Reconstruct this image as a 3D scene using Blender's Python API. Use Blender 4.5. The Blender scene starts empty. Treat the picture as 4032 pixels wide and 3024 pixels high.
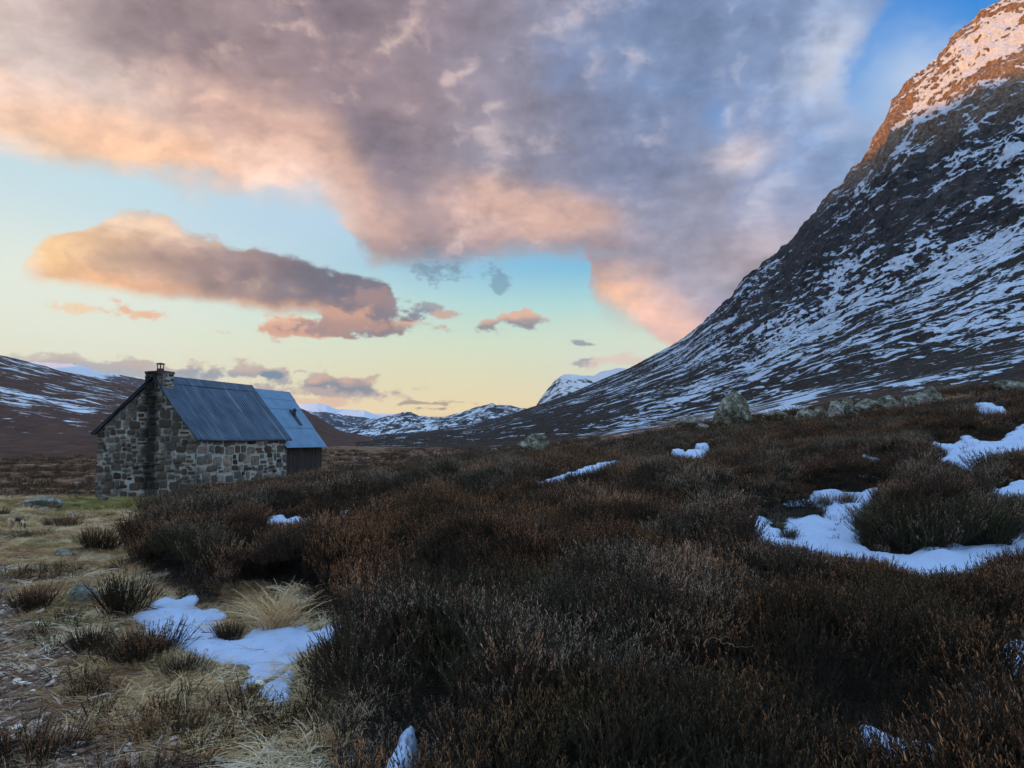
import bpy, bmesh, math, random
import numpy as np
from mathutils import Vector, Matrix, Euler
random.seed(7)
rng = np.random.default_rng(7)
scene = bpy.context.scene
COL = scene.collection
W_PX, H_PX, F_PX = 4032.0, 3024.0, 2933.0
PITCH = math.radians(4.3)
CP, SP = math.cos(PITCH), math.sin(PITCH)

def lin(r, g, b, a=1.0):
    f = lambda c: (c/255/12.92) if c/255 <= .04045 else ((c/255+.055)/1.055)**2.4
    return (f(r), f(g), f(b), a)

# measurements taken from the photograph: direction of a measured point
def ray(x, y):
    dx = (x - W_PX/2)/F_PX; dz = -(y - H_PX/2)/F_PX
    return np.array([dx, CP - dz*SP, SP + dz*CP])
def ue(x, y):
    d = ray(x, y)
    return d[0]/d[1], d[2]/d[1]
def pt(x, y, D):
    u, e = ue(x, y)
    return np.array([u*D, D, e*D])

# ---------------------------------------------------------------- numpy noise
_perm = rng.permutation(256); _perm = np.concatenate([_perm, _perm, _perm])
_g3 = rng.normal(size=(256, 3)); _g3 /= np.linalg.norm(_g3, axis=1)[:, None]
def perlin(x, y, z=0.0):
    x, y, z = np.broadcast_arrays(np.asarray(x, float), np.asarray(y, float), np.asarray(z, float))
    xi, yi, zi = np.floor(x).astype(int), np.floor(y).astype(int), np.floor(z).astype(int)
    xf, yf, zf = x-xi, y-yi, z-zi
    xi &= 255; yi &= 255; zi &= 255
    s = lambda t: t*t*t*(t*(t*6-15)+10)
    u, v, w = s(xf), s(yf), s(zf)
    out = 0
    for i in (0, 1):
        for j in (0, 1):
            for k in (0, 1):
                g = _g3[_perm[_perm[_perm[xi+i]+yi+j]+zi+k]]
                d = g[..., 0]*(xf-i) + g[..., 1]*(yf-j) + g[..., 2]*(zf-k)
                out = out + d*(u if i else 1-u)*(v if j else 1-v)*(w if k else 1-w)
    return out*1.6
def fbm(x, y, z=0.0, o=4, ridged=False):
    t = 0; a = 1.0; tot = 0
    for i in range(o):
        n = perlin(x*2**i+i*17.3, y*2**i+i*5.1, z*2**i+i*3.7)
        if ridged: n = 1-2*np.abs(n)
        t = t + a*n; tot += a; a *= .5
    return t/tot
def worley(x, y, seed=0):
    x = np.asarray(x, float); y = np.asarray(y, float)
    xi = np.floor(x).astype(int); yi = np.floor(y).astype(int)
    best = np.full(x.shape, 9.0); cid = np.zeros(x.shape)
    for i in (-1, 0, 1):
        for j in (-1, 0, 1):
            cx = xi+i; cy = yi+j
            h = (cx*374761393 + cy*668265263 + seed*1442695) & 0xffffffff
            h = ((h ^ (h >> 13))*1274126177) & 0xffffffff
            jx = (h & 0xffff)/65536.0; jy = ((h >> 16) & 0xffff)/65536.0
            d = (cx+jx-x)**2 + (cy+jy-y)**2
            m = d < best
            best = np.where(m, d, best); cid = np.where(m, jx*.6+jy*.4, cid)
    return np.sqrt(best), cid
def sstep(a, b, x):
    t = np.clip((x-a)/(b-a), 0, 1); return t*t*(3-2*t)

# ---------------------------------------------------------------- scene helpers
def tag(o, label=None, cat=None, group=None, kind=None):
    if label: o['label'] = label
    if cat: o['category'] = cat
    if group: o['group'] = group
    if kind: o['kind'] = kind
    return o
def link(name, me, mat=None, parent=None):
    o = bpy.data.objects.new(name, me); COL.objects.link(o)
    if mat is not None:
        for m in (mat if isinstance(mat, (list, tuple)) else [mat]): me.materials.append(m)
    if parent is not None: o.parent = parent
    return o
def empty(name, loc=(0, 0, 0), rz=0.0):
    o = bpy.data.objects.new(name, None); COL.objects.link(o)
    o.location = loc; o.rotation_euler = (0, 0, rz); o.empty_display_size = .2
    return o
def np_mesh(name, verts, faces, smooth=True):
    """verts (N,3); faces (M,k) array of equal-size polygons"""
    verts = np.asarray(verts, np.float32); faces = np.asarray(faces, np.int32)
    me = bpy.data.meshes.new(name)
    me.vertices.add(len(verts)); me.vertices.foreach_set('co', verts.ravel())
    k = faces.shape[1]
    me.loops.add(faces.size); me.loops.foreach_set('vertex_index', faces.ravel())
    me.polygons.add(len(faces))
    me.polygons.foreach_set('loop_start', np.arange(0, faces.size, k, dtype=np.int32))
    me.polygons.foreach_set('loop_total', np.full(len(faces), k, np.int32))
    me.polygons.foreach_set('use_smooth', np.full(len(faces), smooth, bool))
    me.update(calc_edges=True); me.validate()
    return me
def add_attr(me, name, data, typ='FLOAT'):
    a = me.attributes.new(name, typ, 'POINT')
    if typ == 'FLOAT': a.data.foreach_set('value', np.asarray(data, np.float32).ravel())
    else: a.data.foreach_set('vector', np.asarray(data, np.float32).ravel())
def grid_faces(n, m):
    i = np.arange(n-1)[:, None]*m + np.arange(m-1)[None, :]
    return np.stack([i, i+1, i+m+1, i+m], -1).reshape(-1, 4)

class MB:
    """collects polygons of any size, then makes ONE mesh"""
    def __init__(s): s.v = []; s.f = []; s.c = []
    def add(s, vs, fs, c=.5):
        b = len(s.v); s.v += [tuple(v) for v in vs]; s.f += [tuple(i+b for i in f) for f in fs]; s.c += [c]*len(vs)
    def box(s, o, ax, ay, az, c=.5):
        """o corner, three edge vectors"""
        o, ax, ay, az = map(np.array, (o, ax, ay, az))
        vs = [o, o+ax, o+ax+ay, o+ay, o+az, o+ax+az, o+ax+ay+az, o+ay+az]
        s.add(vs, [(0, 3, 2, 1), (4, 5, 6, 7), (0, 1, 5, 4), (1, 2, 6, 5), (2, 3, 7, 6), (3, 0, 4, 7)], c)
    def tube(s, pts, rad, n=6, cap=True, c=.5):
        pts = [Vector(p) for p in pts]; rad = rad if isinstance(rad, (list, tuple)) else [rad]*len(pts)
        vs = []; fs = []
        for i, p in enumerate(pts):
            t = (pts[min(i+1, len(pts)-1)] - pts[max(i-1, 0)]).normalized()
            a = t.cross(Vector((0, 0, 1)));
            if a.length < 1e-3: a = t.cross(Vector((0, 1, 0)))
            a.normalize(); b = t.cross(a)
            for k in range(n):
                q = 2*math.pi*k/n
                vs.append(p + (a*math.cos(q)+b*math.sin(q))*rad[i])
        for i in range(len(pts)-1):
            for k in range(n):
                fs.append((i*n+k, i*n+(k+1) % n, (i+1)*n+(k+1) % n, (i+1)*n+k))
        if cap: fs.append(tuple(range(n-1, -1, -1))); fs.append(tuple((len(pts)-1)*n+k for k in range(n)))
        s.add(vs, fs, c)
    def build(s, name, mat, parent=None, smooth=False):
        me = bpy.data.meshes.new(name); me.from_pydata([tuple(map(float, v)) for v in s.v], [], s.f)
        me.update()
        a = me.attributes.new('tone', 'FLOAT', 'POINT'); a.data.foreach_set('value', s.c)
        if smooth: me.polygons.foreach_set('use_smooth', [True]*len(me.polygons))
        return link(name, me, mat, parent)

# ---------------------------------------------------------------- node helper
class NT:
    def __init__(s, tree): s.t = tree; s.n = tree.nodes; s.l = tree.links
    def set(s, sock, v):
        if isinstance(v, S): s.l.new(v.k, sock)
        elif v is not None:
            try: sock.default_value = v
            except Exception: sock.default_value = (v, v, v)
    def node(s, typ, ins=None, **kw):
        nd = s.n.new(typ)
        for k, v in kw.items(): setattr(nd, k, v)
        for k, v in (ins or {}).items(): s.set(nd.inputs[k], v)
        return nd
    def math(s, op, *a, clamp=False):
        nd = s.node('ShaderNodeMath', operation=op, use_clamp=clamp)
        for i, v in enumerate(a): s.set(nd.inputs[i], v)
        return S(s, nd.outputs[0])
    def mix(s, f, a, b, blend='MIX'):
        nd = s.node('ShaderNodeMix', data_type='RGBA', blend_type=blend, clamp_factor=True)
        s.set(nd.inputs[0], f); s.set(nd.inputs[6], a); s.set(nd.inputs[7], b)
        return S(s, nd.outputs[2])
    def smooth(s, x, a, b, lo=0.0, hi=1.0):
        nd = s.node('ShaderNodeMapRange', interpolation_type='SMOOTHSTEP')
        for i, v in enumerate((x, a, b, lo, hi)): s.set(nd.inputs[i], v)
        return S(s, nd.outputs[0])
    def noise(s, vec, scale=5, detail=4, rough=.5, dist=0.0, color=False, dim='3D'):
        nd = s.node('ShaderNodeTexNoise', noise_dimensions=dim)
        for k_, v_ in {'Scale': scale, 'Detail': detail, 'Roughness': rough, 'Distortion': dist}.items(): s.set(nd.inputs[k_], v_)
        if vec is not None: s.set(nd.inputs['Vector'], vec)
        return S(s, nd.outputs[1 if color else 0])
    def voro(s, vec, scale=5, feature='F1', rand=1.0, out=0):
        nd = s.node('ShaderNodeTexVoronoi', feature=feature); s.set(nd.inputs['Scale'], scale); s.set(nd.inputs['Randomness'], rand)
        if vec is not None: s.set(nd.inputs['Vector'], vec)
        return S(s, nd.outputs[out])
    def comb(s, x, y, z=0.0):
        nd = s.node('ShaderNodeCombineXYZ')
        for i, v in enumerate((x, y, z)): s.set(nd.inputs[i], v)
        return S(s, nd.outputs[0])
    def sep(s, v):
        nd = s.node('ShaderNodeSeparateXYZ'); s.set(nd.inputs[0], v)
        return [S(s, o) for o in nd.outputs]
    def attr(s, name, out='Fac', typ='GEOMETRY'):
        nd = s.node('ShaderNodeAttribute', attribute_name=name, attribute_type=typ); return S(s, nd.outputs[out])
    def vmath(s, op, *a, out=0):
        nd = s.node('ShaderNodeVectorMath', operation=op)
        for i, v in enumerate(a):
            if op == 'SCALE' and i == 1: s.set(nd.inputs['Scale'], v)
            else: s.set(nd.inputs[i], v)
        return S(s, nd.outputs[out])
    def ramp(s, f, stops, interp='LINEAR'):
        nd = s.node('ShaderNodeValToRGB'); cr = nd.color_ramp; cr.interpolation = interp
        while len(cr.elements) < len(stops): cr.elements.new(.5)
        for e, (p, c) in zip(cr.elements, stops): e.position = p; e.color = c
        s.set(nd.inputs[0], f); return S(s, nd.outputs[0])
    def bump(s, h, strength=.5, dist=.05, normal=None):
        nd = s.node('ShaderNodeBump', {'Strength': strength, 'Distance': dist}); s.set(nd.inputs['Height'], h)
        if normal is not None: s.set(nd.inputs['Normal'], normal)
        return S(s, nd.outputs[0])
class S:
    def __init__(s, nt, k): s.nt = nt; s.k = k
    def __add__(s, o): return s.nt.math('ADD', s, o)
    __radd__ = __add__
    def __sub__(s, o): return s.nt.math('SUBTRACT', s, o)
    def __rsub__(s, o): return s.nt.math('SUBTRACT', o, s)
    def __mul__(s, o): return s.nt.math('MULTIPLY', s, o)
    __rmul__ = __mul__
    def __truediv__(s, o): return s.nt.math('DIVIDE', s, o)
def material(name, fn, two_sided=None):
    m = bpy.data.materials.new(name); m.use_nodes = True
    nt = NT(m.node_tree); b = m.node_tree.nodes['Principled BSDF']
    r = fn(nt) or {}
    for k, v in r.items():
        nt.set(b.inputs[{'color': 'Base Color', 'rough': 'Roughness', 'metal': 'Metallic', 'spec': 'Specular IOR Level', 'normal': 'Normal', 'sss': 'Subsurface Weight'}.get(k, k)], v)
    return m
# ================================================================ camera, sky, sun
cam = bpy.data.cameras.new('camera'); cam_o = bpy.data.objects.new('camera', cam); COL.objects.link(cam_o)
cam.sensor_width = 36; cam.lens = 36*F_PX/W_PX; cam.clip_start = .05; cam.clip_end = 60000
cam_o.location = (0, 0, 0); cam_o.rotation_euler = (math.pi/2 + PITCH, 0, 0)
scene.camera = cam_o
scene.view_settings.view_transform = 'Standard'; scene.view_settings.look = 'None'
scene.view_settings.exposure = 0.34; scene.view_settings.gamma = 1
SUN_AZ = math.radians(-124); SUN_EL = math.radians(6.0)
sun_dir = Vector((math.sin(SUN_AZ)*math.cos(SUN_EL), math.cos(SUN_AZ)*math.cos(SUN_EL), math.sin(SUN_EL)))
sl = bpy.data.lights.new('sun', 'SUN'); sl.energy = 5.0; sl.angle = math.radians(.5); sl.color = (1.0, .40, .01)
so = bpy.data.objects.new('sun', sl); COL.objects.link(so)
so.rotation_euler = sun_dir.to_track_quat('Z', 'Y').to_euler(); so.location = (-20, 0, 30)

world = bpy.data.worlds.new('World'); scene.world = world; world.use_nodes = True
wt = world.node_tree; wt.nodes.clear(); N = NT(wt)
A0, A1 = -0.95, 0.95
def ae(fx, fy):                      # photo point (2212 px wide reading) -> azimuth, elevation
    d = ray(fx*4032/2212, fy*4032/2212); d = d/np.linalg.norm(d)
    return math.atan2(d[0], d[1]), math.asin(d[2])
tc = N.node('ShaderNodeTexCoord'); d = S(N, tc.outputs['Generated'])
dn = N.vmath('NORMALIZE', d); dx, dy, dz = N.sep(dn)
az = N.math('ARCTAN2', dx, dy); el = N.math('ARCSINE', dz)
# cloud noise lives on a flattened vector so clouds are wider than tall
cv = N.comb(az*1.0, el*1.6, 0.0)
cv2 = N.comb(az+7.3, el*1.6+3.1, 0.0)
wx = N.noise(cv, 3.2, 4, .62, dim='2D'); wy = N.noise(cv2, 3.2, 4, .62, dim='2D')
vx = N.noise(cv, 14, 4, .6, dim='2D'); vy = N.noise(cv2, 14, 4, .6, dim='2D')
azw = az + (wx-.5)*.11 + (vx-.5)*.045
elw = el + (wy-.5)*.07 + (vy-.5)*.032
azs = az + (wx-.5)*.03 + (vx-.5)*.028
els = el + (wy-.5)*.02 + (vy-.5)*.020
fb = N.noise(cv, 7.0, 6, .6, dim='2D')
fb2 = N.noise(cv, 24.0, 5, .6, dim='2D')
def curve(x, pts):
    nd = N.node('ShaderNodeFloatCurve'); c = nd.mapping.curves[0]
    P = sorted(ae(*p) for p in pts)
    P = [((a-A0)/(A1-A0), e) for a, e in P]
    P = [(0.0, P[0][1])] + P + [(1.0, P[-1][1])]
    while len(c.points) < len(P): c.points.new(.5, .5)
    for q, (a, e) in zip(c.points, P): q.location = (a, min(1, max(0, e))); q.handle_type = 'AUTO_CLAMPED'
    nd.mapping.update()
    N.set(nd.inputs['Value'], (x-A0)/(A1-A0)); return S(N, nd.outputs[0])
def blob(fx, fy, rx, ry, rot=0.0, a=None, e=None):
    """soft round weight in direction space; radii in photo px"""
    a = azw if a is None else a; e = elw if e is None else e
    a0, e0 = ae(fx, fy); ra, re = rx/1609, ry/1609
    X = a-a0; Y = e-e0
    if rot:
        c, s_ = math.cos(math.radians(rot)), math.sin(math.radians(rot))
        X, Y = X*c+Y*s_, Y*c-X*s_
    X = X*(1/ra); Y = Y*(1/re)
    return N.math('EXPONENT', (X*X+Y*Y)*-1.0)
# clear sky: Nishita air plus the measured colours of the clear gaps
sky = N.node('ShaderNodeTexSky', sky_type='NISHITA', sun_disc=False, sun_elevation=SUN_EL, sun_rotation=SUN_AZ, altitude=600, air_density=1.4, dust_density=.6, ozone_density=3.0)
nishi = N.mix(1.0, S(N, sky.outputs[0]), (.12, .12, .12, 1), 'MULTIPLY')
def elp(fy): return ae(1106, fy)[1]
R_ = lambda fy: min(1, max(0, elp(fy)/1.2))
clear = N.ramp(el*(1/1.2), [(0.0, lin(205, 175, 125)), (R_(890), lin(250, 220, 158)), (R_(820), lin(238, 226, 170)), (R_(740), lin(208, 222, 188)),
                    (R_(660), lin(166, 210, 206)), (R_(580), lin(110, 180, 212)), (R_(400), lin(110, 170, 214)), (R_(200), lin(42, 128, 205)),
                    (.55, lin(28, 112, 200)), (1.0, lin(60, 120, 215))])
clear = N.mix(.12, clear, nishi)
clear = N.mix(blob(60, 560, 620, 300, 0, az, el)*.85, clear, lin(226, 226, 208))
clear = N.mix(blob(300, 410, 420, 110, 0, az, el)*.7, clear, lin(176, 205, 216))
clear = N.mix(blob(620, 460, 160, 60, 0)*.8, clear, lin(172, 197, 214))
clear = N.mix(blob(1400, 780, 260, 90, 0, az, el)*.6, clear, lin(206, 214, 202))
col = clear
# ---- high deck
deck_edge = curve(azw, [(-300, 300), (0, 318), (120, 345), (260, 362), (400, 400), (500, 422), (580, 440), (650, 452), (705, 480), (745, 545), (830, 585), (900, 585), (1000, 562), (1100, 548), (1200, 560), (1232, 575),
                        (1246, 640), (1300, 690), (1400, 708), (1430, 752), (1520, 840), (2212, 900), (2500, 900)])
md = N.smooth(elw - deck_edge + (fb-.5)*.03, -.012, .03)
md = N.math('MULTIPLY', md, 1.0 - N.smooth(blob(1965, 95, 100, 85, 0, azw, elw)+blob(2110, 0, 130, 40, 0)*.75+blob(1905, 190, 28, 80, 0)*.7+(fb-.5)*.5, .16, .86))
md = N.math('MULTIPLY', md, 1.0 - N.smooth(blob(1535, 280, 50, 50, 0)*.55+blob(1450, 200, 130, 50)*.5+blob(1190, 150, 90, 80)*.5+(fb-.5)*.6, .30, 1.0)*.8)
md = N.math('MULTIPLY', md, 1.0 - blob(640, 455, 90, 45)*.5)
md = N.math('MULTIPLY', md, N.smooth(el, .52, .80, 1.0, .25))
dc = N.ramp(N.math('MULTIPLY_ADD', az, 1/1.4, .5), [(0.0, lin(205, 182, 172)), (.16, lin(196, 170, 158)), (.30, lin(150, 126, 124)), (.42, lin(138, 122, 126)), (.52, lin(134, 128, 140)), (.62, lin(112, 128, 160)), (.75, lin(122, 140, 174)), (.9, lin(120, 154, 196)), (1.0, lin(110, 145, 190))])
for fx, fy, rx, ry, rot, c, w in [
    (40, 130, 200, 130, 0, (214, 196, 188), .8), (330, 60, 260, 70, -8, (118, 102, 106), .8), (700, 40, 300, 60, 0, (122, 108, 114), .7),
    (560, 170, 200, 60, -15, (140, 120, 122), .7), (150, 230, 230, 50, -5, (210, 180, 164), .7), (330, 330, 300, 50, -8, (242, 188, 148), 1.0), (80, 300, 200, 40, 0, (238, 196, 160), .8),
    (640, 390, 150, 90, -35, (246, 204, 180), 1.0), (560, 280, 150, 60, -20, (214, 170, 148), .8), (470, 250, 140, 40, -10, (170, 138, 128), .6),
    (830, 330, 170, 55, -35, (122, 108, 118), .85), (930, 440, 160, 50, -35, (132, 116, 122), .8), (780, 440, 110, 45, -40, (214, 170, 150), .85),
    (1000, 480, 190, 40, -8, (168, 140, 134), .8), (1060, 420, 90, 34, 0, (226, 182, 160), .9), (1190, 465, 140, 55, -5, (226, 180, 156), .85), (950, 545, 180, 26, 0, (136, 118, 122), .8),
    (1250, 530, 150, 28, 0, (160, 136, 134), .7), (1130, 330, 180, 60, 0, (126, 122, 136), .6), (1330, 320, 160, 70, 0, (116, 122, 148), .6), (1480, 90, 300, 70, 0, (108, 126, 156), .7),
    (1500, 430, 160, 90, 0, (142, 138, 152), .7), (1650, 560, 230, 90, 0, (176, 156, 156), .8), (1600, 335, 70, 28, 0, (200, 186, 188), .9), (1800, 150, 60, 70, 0, (188, 192, 206), .95), (1720, 200, 40, 40, 0, (150, 164, 190), .5),
    (1340, 645, 130, 55, -12, (244, 190, 152), 1.0), (1470, 690, 120, 50, -20, (222, 172, 150), .9), (1450, 750, 60, 40, 0, (232, 184, 160), .9), (770, 565, 50, 25, 0, (206, 154, 124), .8)]:
    dc = N.mix(blob(fx, fy, rx, ry, rot)*w, dc, lin(*c))
sh = N.math('MULTIPLY_ADD', fb-.5, 1.25, 1.0) + (fb2-.5)*.45
dc = N.mix(1.0, dc, N.comb(sh, sh, sh), 'MULTIPLY')
# billows: puffs catch the low sun on their left, upper sides
cw = N.comb(azw*1.0, elw*1.6, 0.0); bl = N.noise(cw, 8.0, 5, .5, dim='2D'); bl2 = N.noise(N.comb(azw*1.0+.016, elw*1.6-.014, 0.0), 8.0, 5, .5, dim='2D')
pf = N.smooth(fb, .42, .62); lit_ = N.math('MULTIPLY', N.smooth(bl - bl2, -.02, .20), pf); shd_ = N.math('MULTIPLY', N.smooth(bl2 - bl, -.02, .20), pf)
dc = N.mix(lit_*.50, dc, N.mix(N.smooth(az, -.4, .5), lin(240, 204, 178), lin(190, 192, 208)))
dc = N.mix(shd_*.32, dc, N.mix(N.smooth(az, -.4, .5), lin(112, 100, 108), lin(88, 108, 146)))
col = N.mix(md*.97, col, dc)
col = N.mix(blob(2040, 170, 130, 62, -30)*.95, col, lin(172, 190, 214)); col = N.mix(blob(1960, 240, 90, 60)*.6, col, lin(168, 180, 204)); col = N.mix(blob(1240, 560, 60, 14, 0)*.4, col, lin(150, 160, 180))
# ---- the long bank on the left
top = curve(azs, [(-100, 640), (30, 600), (60, 560), (95, 515), (140, 498), (190, 488), (250, 462), (310, 455), (340, 462), (400, 484), (440, 492), (480, 512), (560, 525), (640, 545), (700, 565), (760, 585), (820, 600), (860, 640), (880, 670), (960, 712), (1050, 760)])
bot = curve(azs, [(-100, 630), (30, 604), (100, 618), (200, 628), (300, 640), (400, 652), (500, 662), (600, 678), (700, 690), (760, 704), (860, 714), (960, 716), (1050, 740)])
mb = N.math('MULTIPLY', N.smooth(top - els + (fb2-.5)*.03, 0.0, .010), N.smooth(els - bot + (fb-.5)*.02, -.004, .016))
mb = N.math('MULTIPLY', mb, N.smooth(azs, ae(20, 600)[0], ae(120, 600)[0]))
mb = N.math('MULTIPLY', mb, 1.0 - N.smooth(azs + (fb-.5)*.1, ae(820, 600)[0], ae(930, 600)[0]))
bc = N.ramp(N.math('MULTIPLY_ADD', azw, 1/1.4, .5), [(.0, lin(240, 205, 150)), (.09, lin(232, 190, 140)), (.17, lin(196, 156, 128)), (.25, lin(140, 118, 114)), (.34, lin(112, 102, 110)), (.42, lin(120, 110, 116)), (.5, lin(150, 130, 130))])
for fx, fy, rx, ry, rot, c, w in [(130, 560, 130, 80, 0, (252, 206, 140), .95), (270, 485, 150, 26, 0, (255, 220, 186), .95), (310, 560, 120, 40, 0, (168, 136, 122), .6), (200, 615, 200, 20, -4, (230, 172, 120), .8), (470, 640, 260, 14, -6, (214, 160, 118), .85),
                          (620, 668, 200, 12, -5, (196, 142, 112), .8), (700, 600, 110, 40, 0, (98, 92, 104), .8), (480, 585, 120, 35, 0, (126, 106, 106), .5), (620, 545, 80, 16, -15, (130, 128, 146), .6), (490, 590, 22, 14, 0, (188, 150, 134), .6)]:
    bc = N.mix(blob(fx, fy, rx, ry, rot)*w, bc, lin(*c))
sh2 = N.math('MULTIPLY_ADD', fb-.5, 1.1, 1.0) + (fb2-.5)*.6
bc = N.mix(1.0, bc, N.comb(sh2, sh2, sh2), 'MULTIPLY')
bc = N.mix(lit_*.4, bc, lin(240, 198, 158)); bc = N.mix(shd_*.3, bc, lin(88, 84, 98))
col = N.mix(mb*.97, col, bc)
# ---- small ragged clouds
def wisp(col, fx, fy, rx, ry, c, c2=None, th=.45, op=.95, rot=0.0, soft=.42, am=2.2):
    b = blob(fx, fy, rx, ry, rot, azs, els)
    m = N.smooth(b + (fb2-.5)*am + (fb-.5)*am*.5, th, th+soft)*op
    m = N.math('MULTIPLY', m, N.smooth(b, .04, .2))
    cc = lin(*c)
    if c2 is not None:
        cc = N.mix(N.smooth(els + (fb2-.5)*.02, ae(fx, fy+ry*.5)[1], ae(fx, fy-ry*.6)[1]), lin(*c), lin(*c2))
    return N.mix(m, col, cc)
for a in [(650, 705, 110, 26, (206, 150, 118), (226, 174, 140)), (730, 700, 110, 22, (140, 124, 122), (196, 150, 126)), (850, 708, 120, 24, (132, 116, 118), (214, 160, 128)), (810, 668, 110, 40, (122, 110, 116), (150, 124, 120), .36), (745, 690, 90, 26, (170, 134, 118), (196, 150, 124), .36),
          (915, 665, 60, 24, (120, 130, 140), (150, 150, 152)), (965, 680, 60, 16, (190, 160, 144), None), (1118, 694, 88, 25, (126, 124, 130), (216, 168, 140), .40), (1090, 620, 30, 36, (108, 140, 160), None, .6, .7),
          (930, 585, 120, 34, (112, 134, 150), None, .5, .8), (1258, 741, 50, 9, (140, 148, 152), None, .4), (1264, 787, 36, 10, (160, 158, 156), None, .4), (1355, 783, 80, 20, (218, 196, 176), None, .4),
          (290, 680, 45, 18, (226, 176, 136), None, .4), (130, 660, 60, 20, (232, 200, 160), None, .55), (490, 713, 36, 9, (214, 186, 156), None, .45),
          (110, 782, 160, 15, (160, 172, 176), (196, 184, 164), .35, .75), (330, 800, 240, 22, (150, 160, 168), (182, 168, 156), .35, .85), (490, 800, 130, 22, (140, 144, 150), (190, 166, 150), .35, .9), (640, 838, 190, 32, (178, 158, 148), (160, 152, 150), .38, .95),
          (730, 828, 100, 17, (120, 128, 136), (206, 168, 140), .38, .95), (575, 812, 34, 13, (96, 128, 144), None, .4), (690, 866, 110, 14, (226, 188, 152), None, .42), (930, 870, 120, 8, (168, 150, 126), None, .62), (930, 884, 40, 5, (160, 146, 124), None, .45), (1130, 880, 70, 5, (190, 164, 126), None, .5)]:
    col = wisp(col, *a)
# below the horizon the world is dark moor
col = N.mix(N.smooth(el, -.03, -.005, 1.0, 0.0), col, (.03, .025, .02, 1))
bg = N.node('ShaderNodeBackground', {'Color': col, 'Strength': 1.0}); wo = N.node('ShaderNodeOutputWorld')
# overhead and behind: thinner, simpler cloud (unseen, bluer and brighter to light the ground)
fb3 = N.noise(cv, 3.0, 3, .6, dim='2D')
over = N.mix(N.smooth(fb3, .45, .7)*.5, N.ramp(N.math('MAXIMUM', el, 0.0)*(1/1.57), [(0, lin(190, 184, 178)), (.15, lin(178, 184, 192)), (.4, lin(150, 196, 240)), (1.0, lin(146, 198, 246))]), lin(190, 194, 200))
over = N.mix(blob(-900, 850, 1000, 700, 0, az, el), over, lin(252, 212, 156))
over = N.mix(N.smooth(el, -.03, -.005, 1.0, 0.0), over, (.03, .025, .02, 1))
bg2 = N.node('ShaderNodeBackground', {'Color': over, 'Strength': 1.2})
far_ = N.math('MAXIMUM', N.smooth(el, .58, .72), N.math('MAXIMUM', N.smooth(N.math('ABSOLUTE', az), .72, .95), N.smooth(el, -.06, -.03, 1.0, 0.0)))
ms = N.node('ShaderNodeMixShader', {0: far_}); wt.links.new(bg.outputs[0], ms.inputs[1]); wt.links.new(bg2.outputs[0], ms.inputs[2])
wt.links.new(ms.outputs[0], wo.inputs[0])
world.cycles.sampling_method = 'MANUAL'; world.cycles.sample_map_resolution = 512
scene.cycles.use_denoising = True
try: scene.cycles.denoiser = 'OPENIMAGEDENOISE'
except Exception: pass
scene.cycles.max_bounces = 6; scene.cycles.diffuse_bounces = 3; scene.cycles.glossy_bounces = 2; scene.cycles.transparent_max_bounces = 4; scene.cycles.volume_bounces = 0
scene.cycles.caustics_reflective = False; scene.cycles.caustics_refractive = False
# ================================================================ near ground
scene.cycles.use_adaptive_sampling = True; scene.cycles.adaptive_threshold = .03; scene.cycles.adaptive_min_samples = 16
XC = [-900, 0, 500, 1100, 1600, 2200, 2900, 3500, 4032, 4900]
ZT = {1.0: [-1.62, -1.62, -1.60, -1.55, -1.50, -1.5, -1.5, -1.48, -1.45, -1.45],
      3.2: [-1.62, -1.60, -1.60, -1.54, -1.46, -1.46, -1.44, -1.42, -1.38, -1.35],
      5.0: [-1.60, -1.60, -1.58, -1.50, -1.42, -1.42, -1.40, -1.38, -1.33, -1.2],
      8.0: [-1.65, -1.65, -1.62, -1.46, -1.34, -1.36, -1.34, -1.28, -1.2, -1.0],
      12: [-1.80, -1.74, -1.70, -1.40, -1.25, -1.18, -1.08, -.90, -.72, -.5],
      18: [-1.85, -1.88, -1.98, -1.62, -1.15, -1.00, -.80, -.45, -.02, .4],
      24: [-2.0, -2.05, -2.2, -1.66, -1.22, -.98, -.60, .10, .95, 1.6],
      30: [-2.5, -2.35, -2.25, -1.9, -1.3, -.88, -.22, .60, 1.55, 2.3],
      36: [-3.6, -3.5, -2.9, -2.3, -1.6, -.90, .15, 1.0, 2.0, 3.0],
      50: [-4.6, -4.6, -4.0, -3.6, -3.0, -1.0, 1.1, 2.3, 3.6, 5.0],
      90: [-5.2, -5.1, -5.0, -5.0, -4.4, -.8, 2.6, 4.8, 6.6, 9.0],
      200: [-5.0, -5.0, -5.0, -5.0, -4.7, -1.5, 3, 6, 8, 10],
      600: [-5, -5, -5, -5, -5, -4, 0, 2, 4, 5],
      2600: [-10, -10, -10, -10, -10, -10, -10, -10, -10, -10]}
_cu = np.array([ue(x, 1733)[0] for x in XC]); _rows = sorted(ZT)
_P = np.array([[_cu[j]*1.6, math.log(D)] for D in _rows for j in range(len(XC))])
_E = np.array([ZT[D][j]/D for D in _rows for j in range(len(XC))])
def _tps(r2): return np.where(r2 > 1e-12, .5*r2*np.log(r2+1e-12), 0)
_n = len(_P); _A = np.zeros((_n+3, _n+3))
_A[:_n, :_n] = _tps(((_P[:, None]-_P[None])**2).sum(-1)) + np.eye(_n)*1e-4
_A[:_n, _n] = 1; _A[:_n, _n+1:] = _P; _A[_n:, :_n] = _A[:_n, _n:].T
_wt = np.linalg.solve(_A, np.concatenate([_E, np.zeros(3)]))
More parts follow.
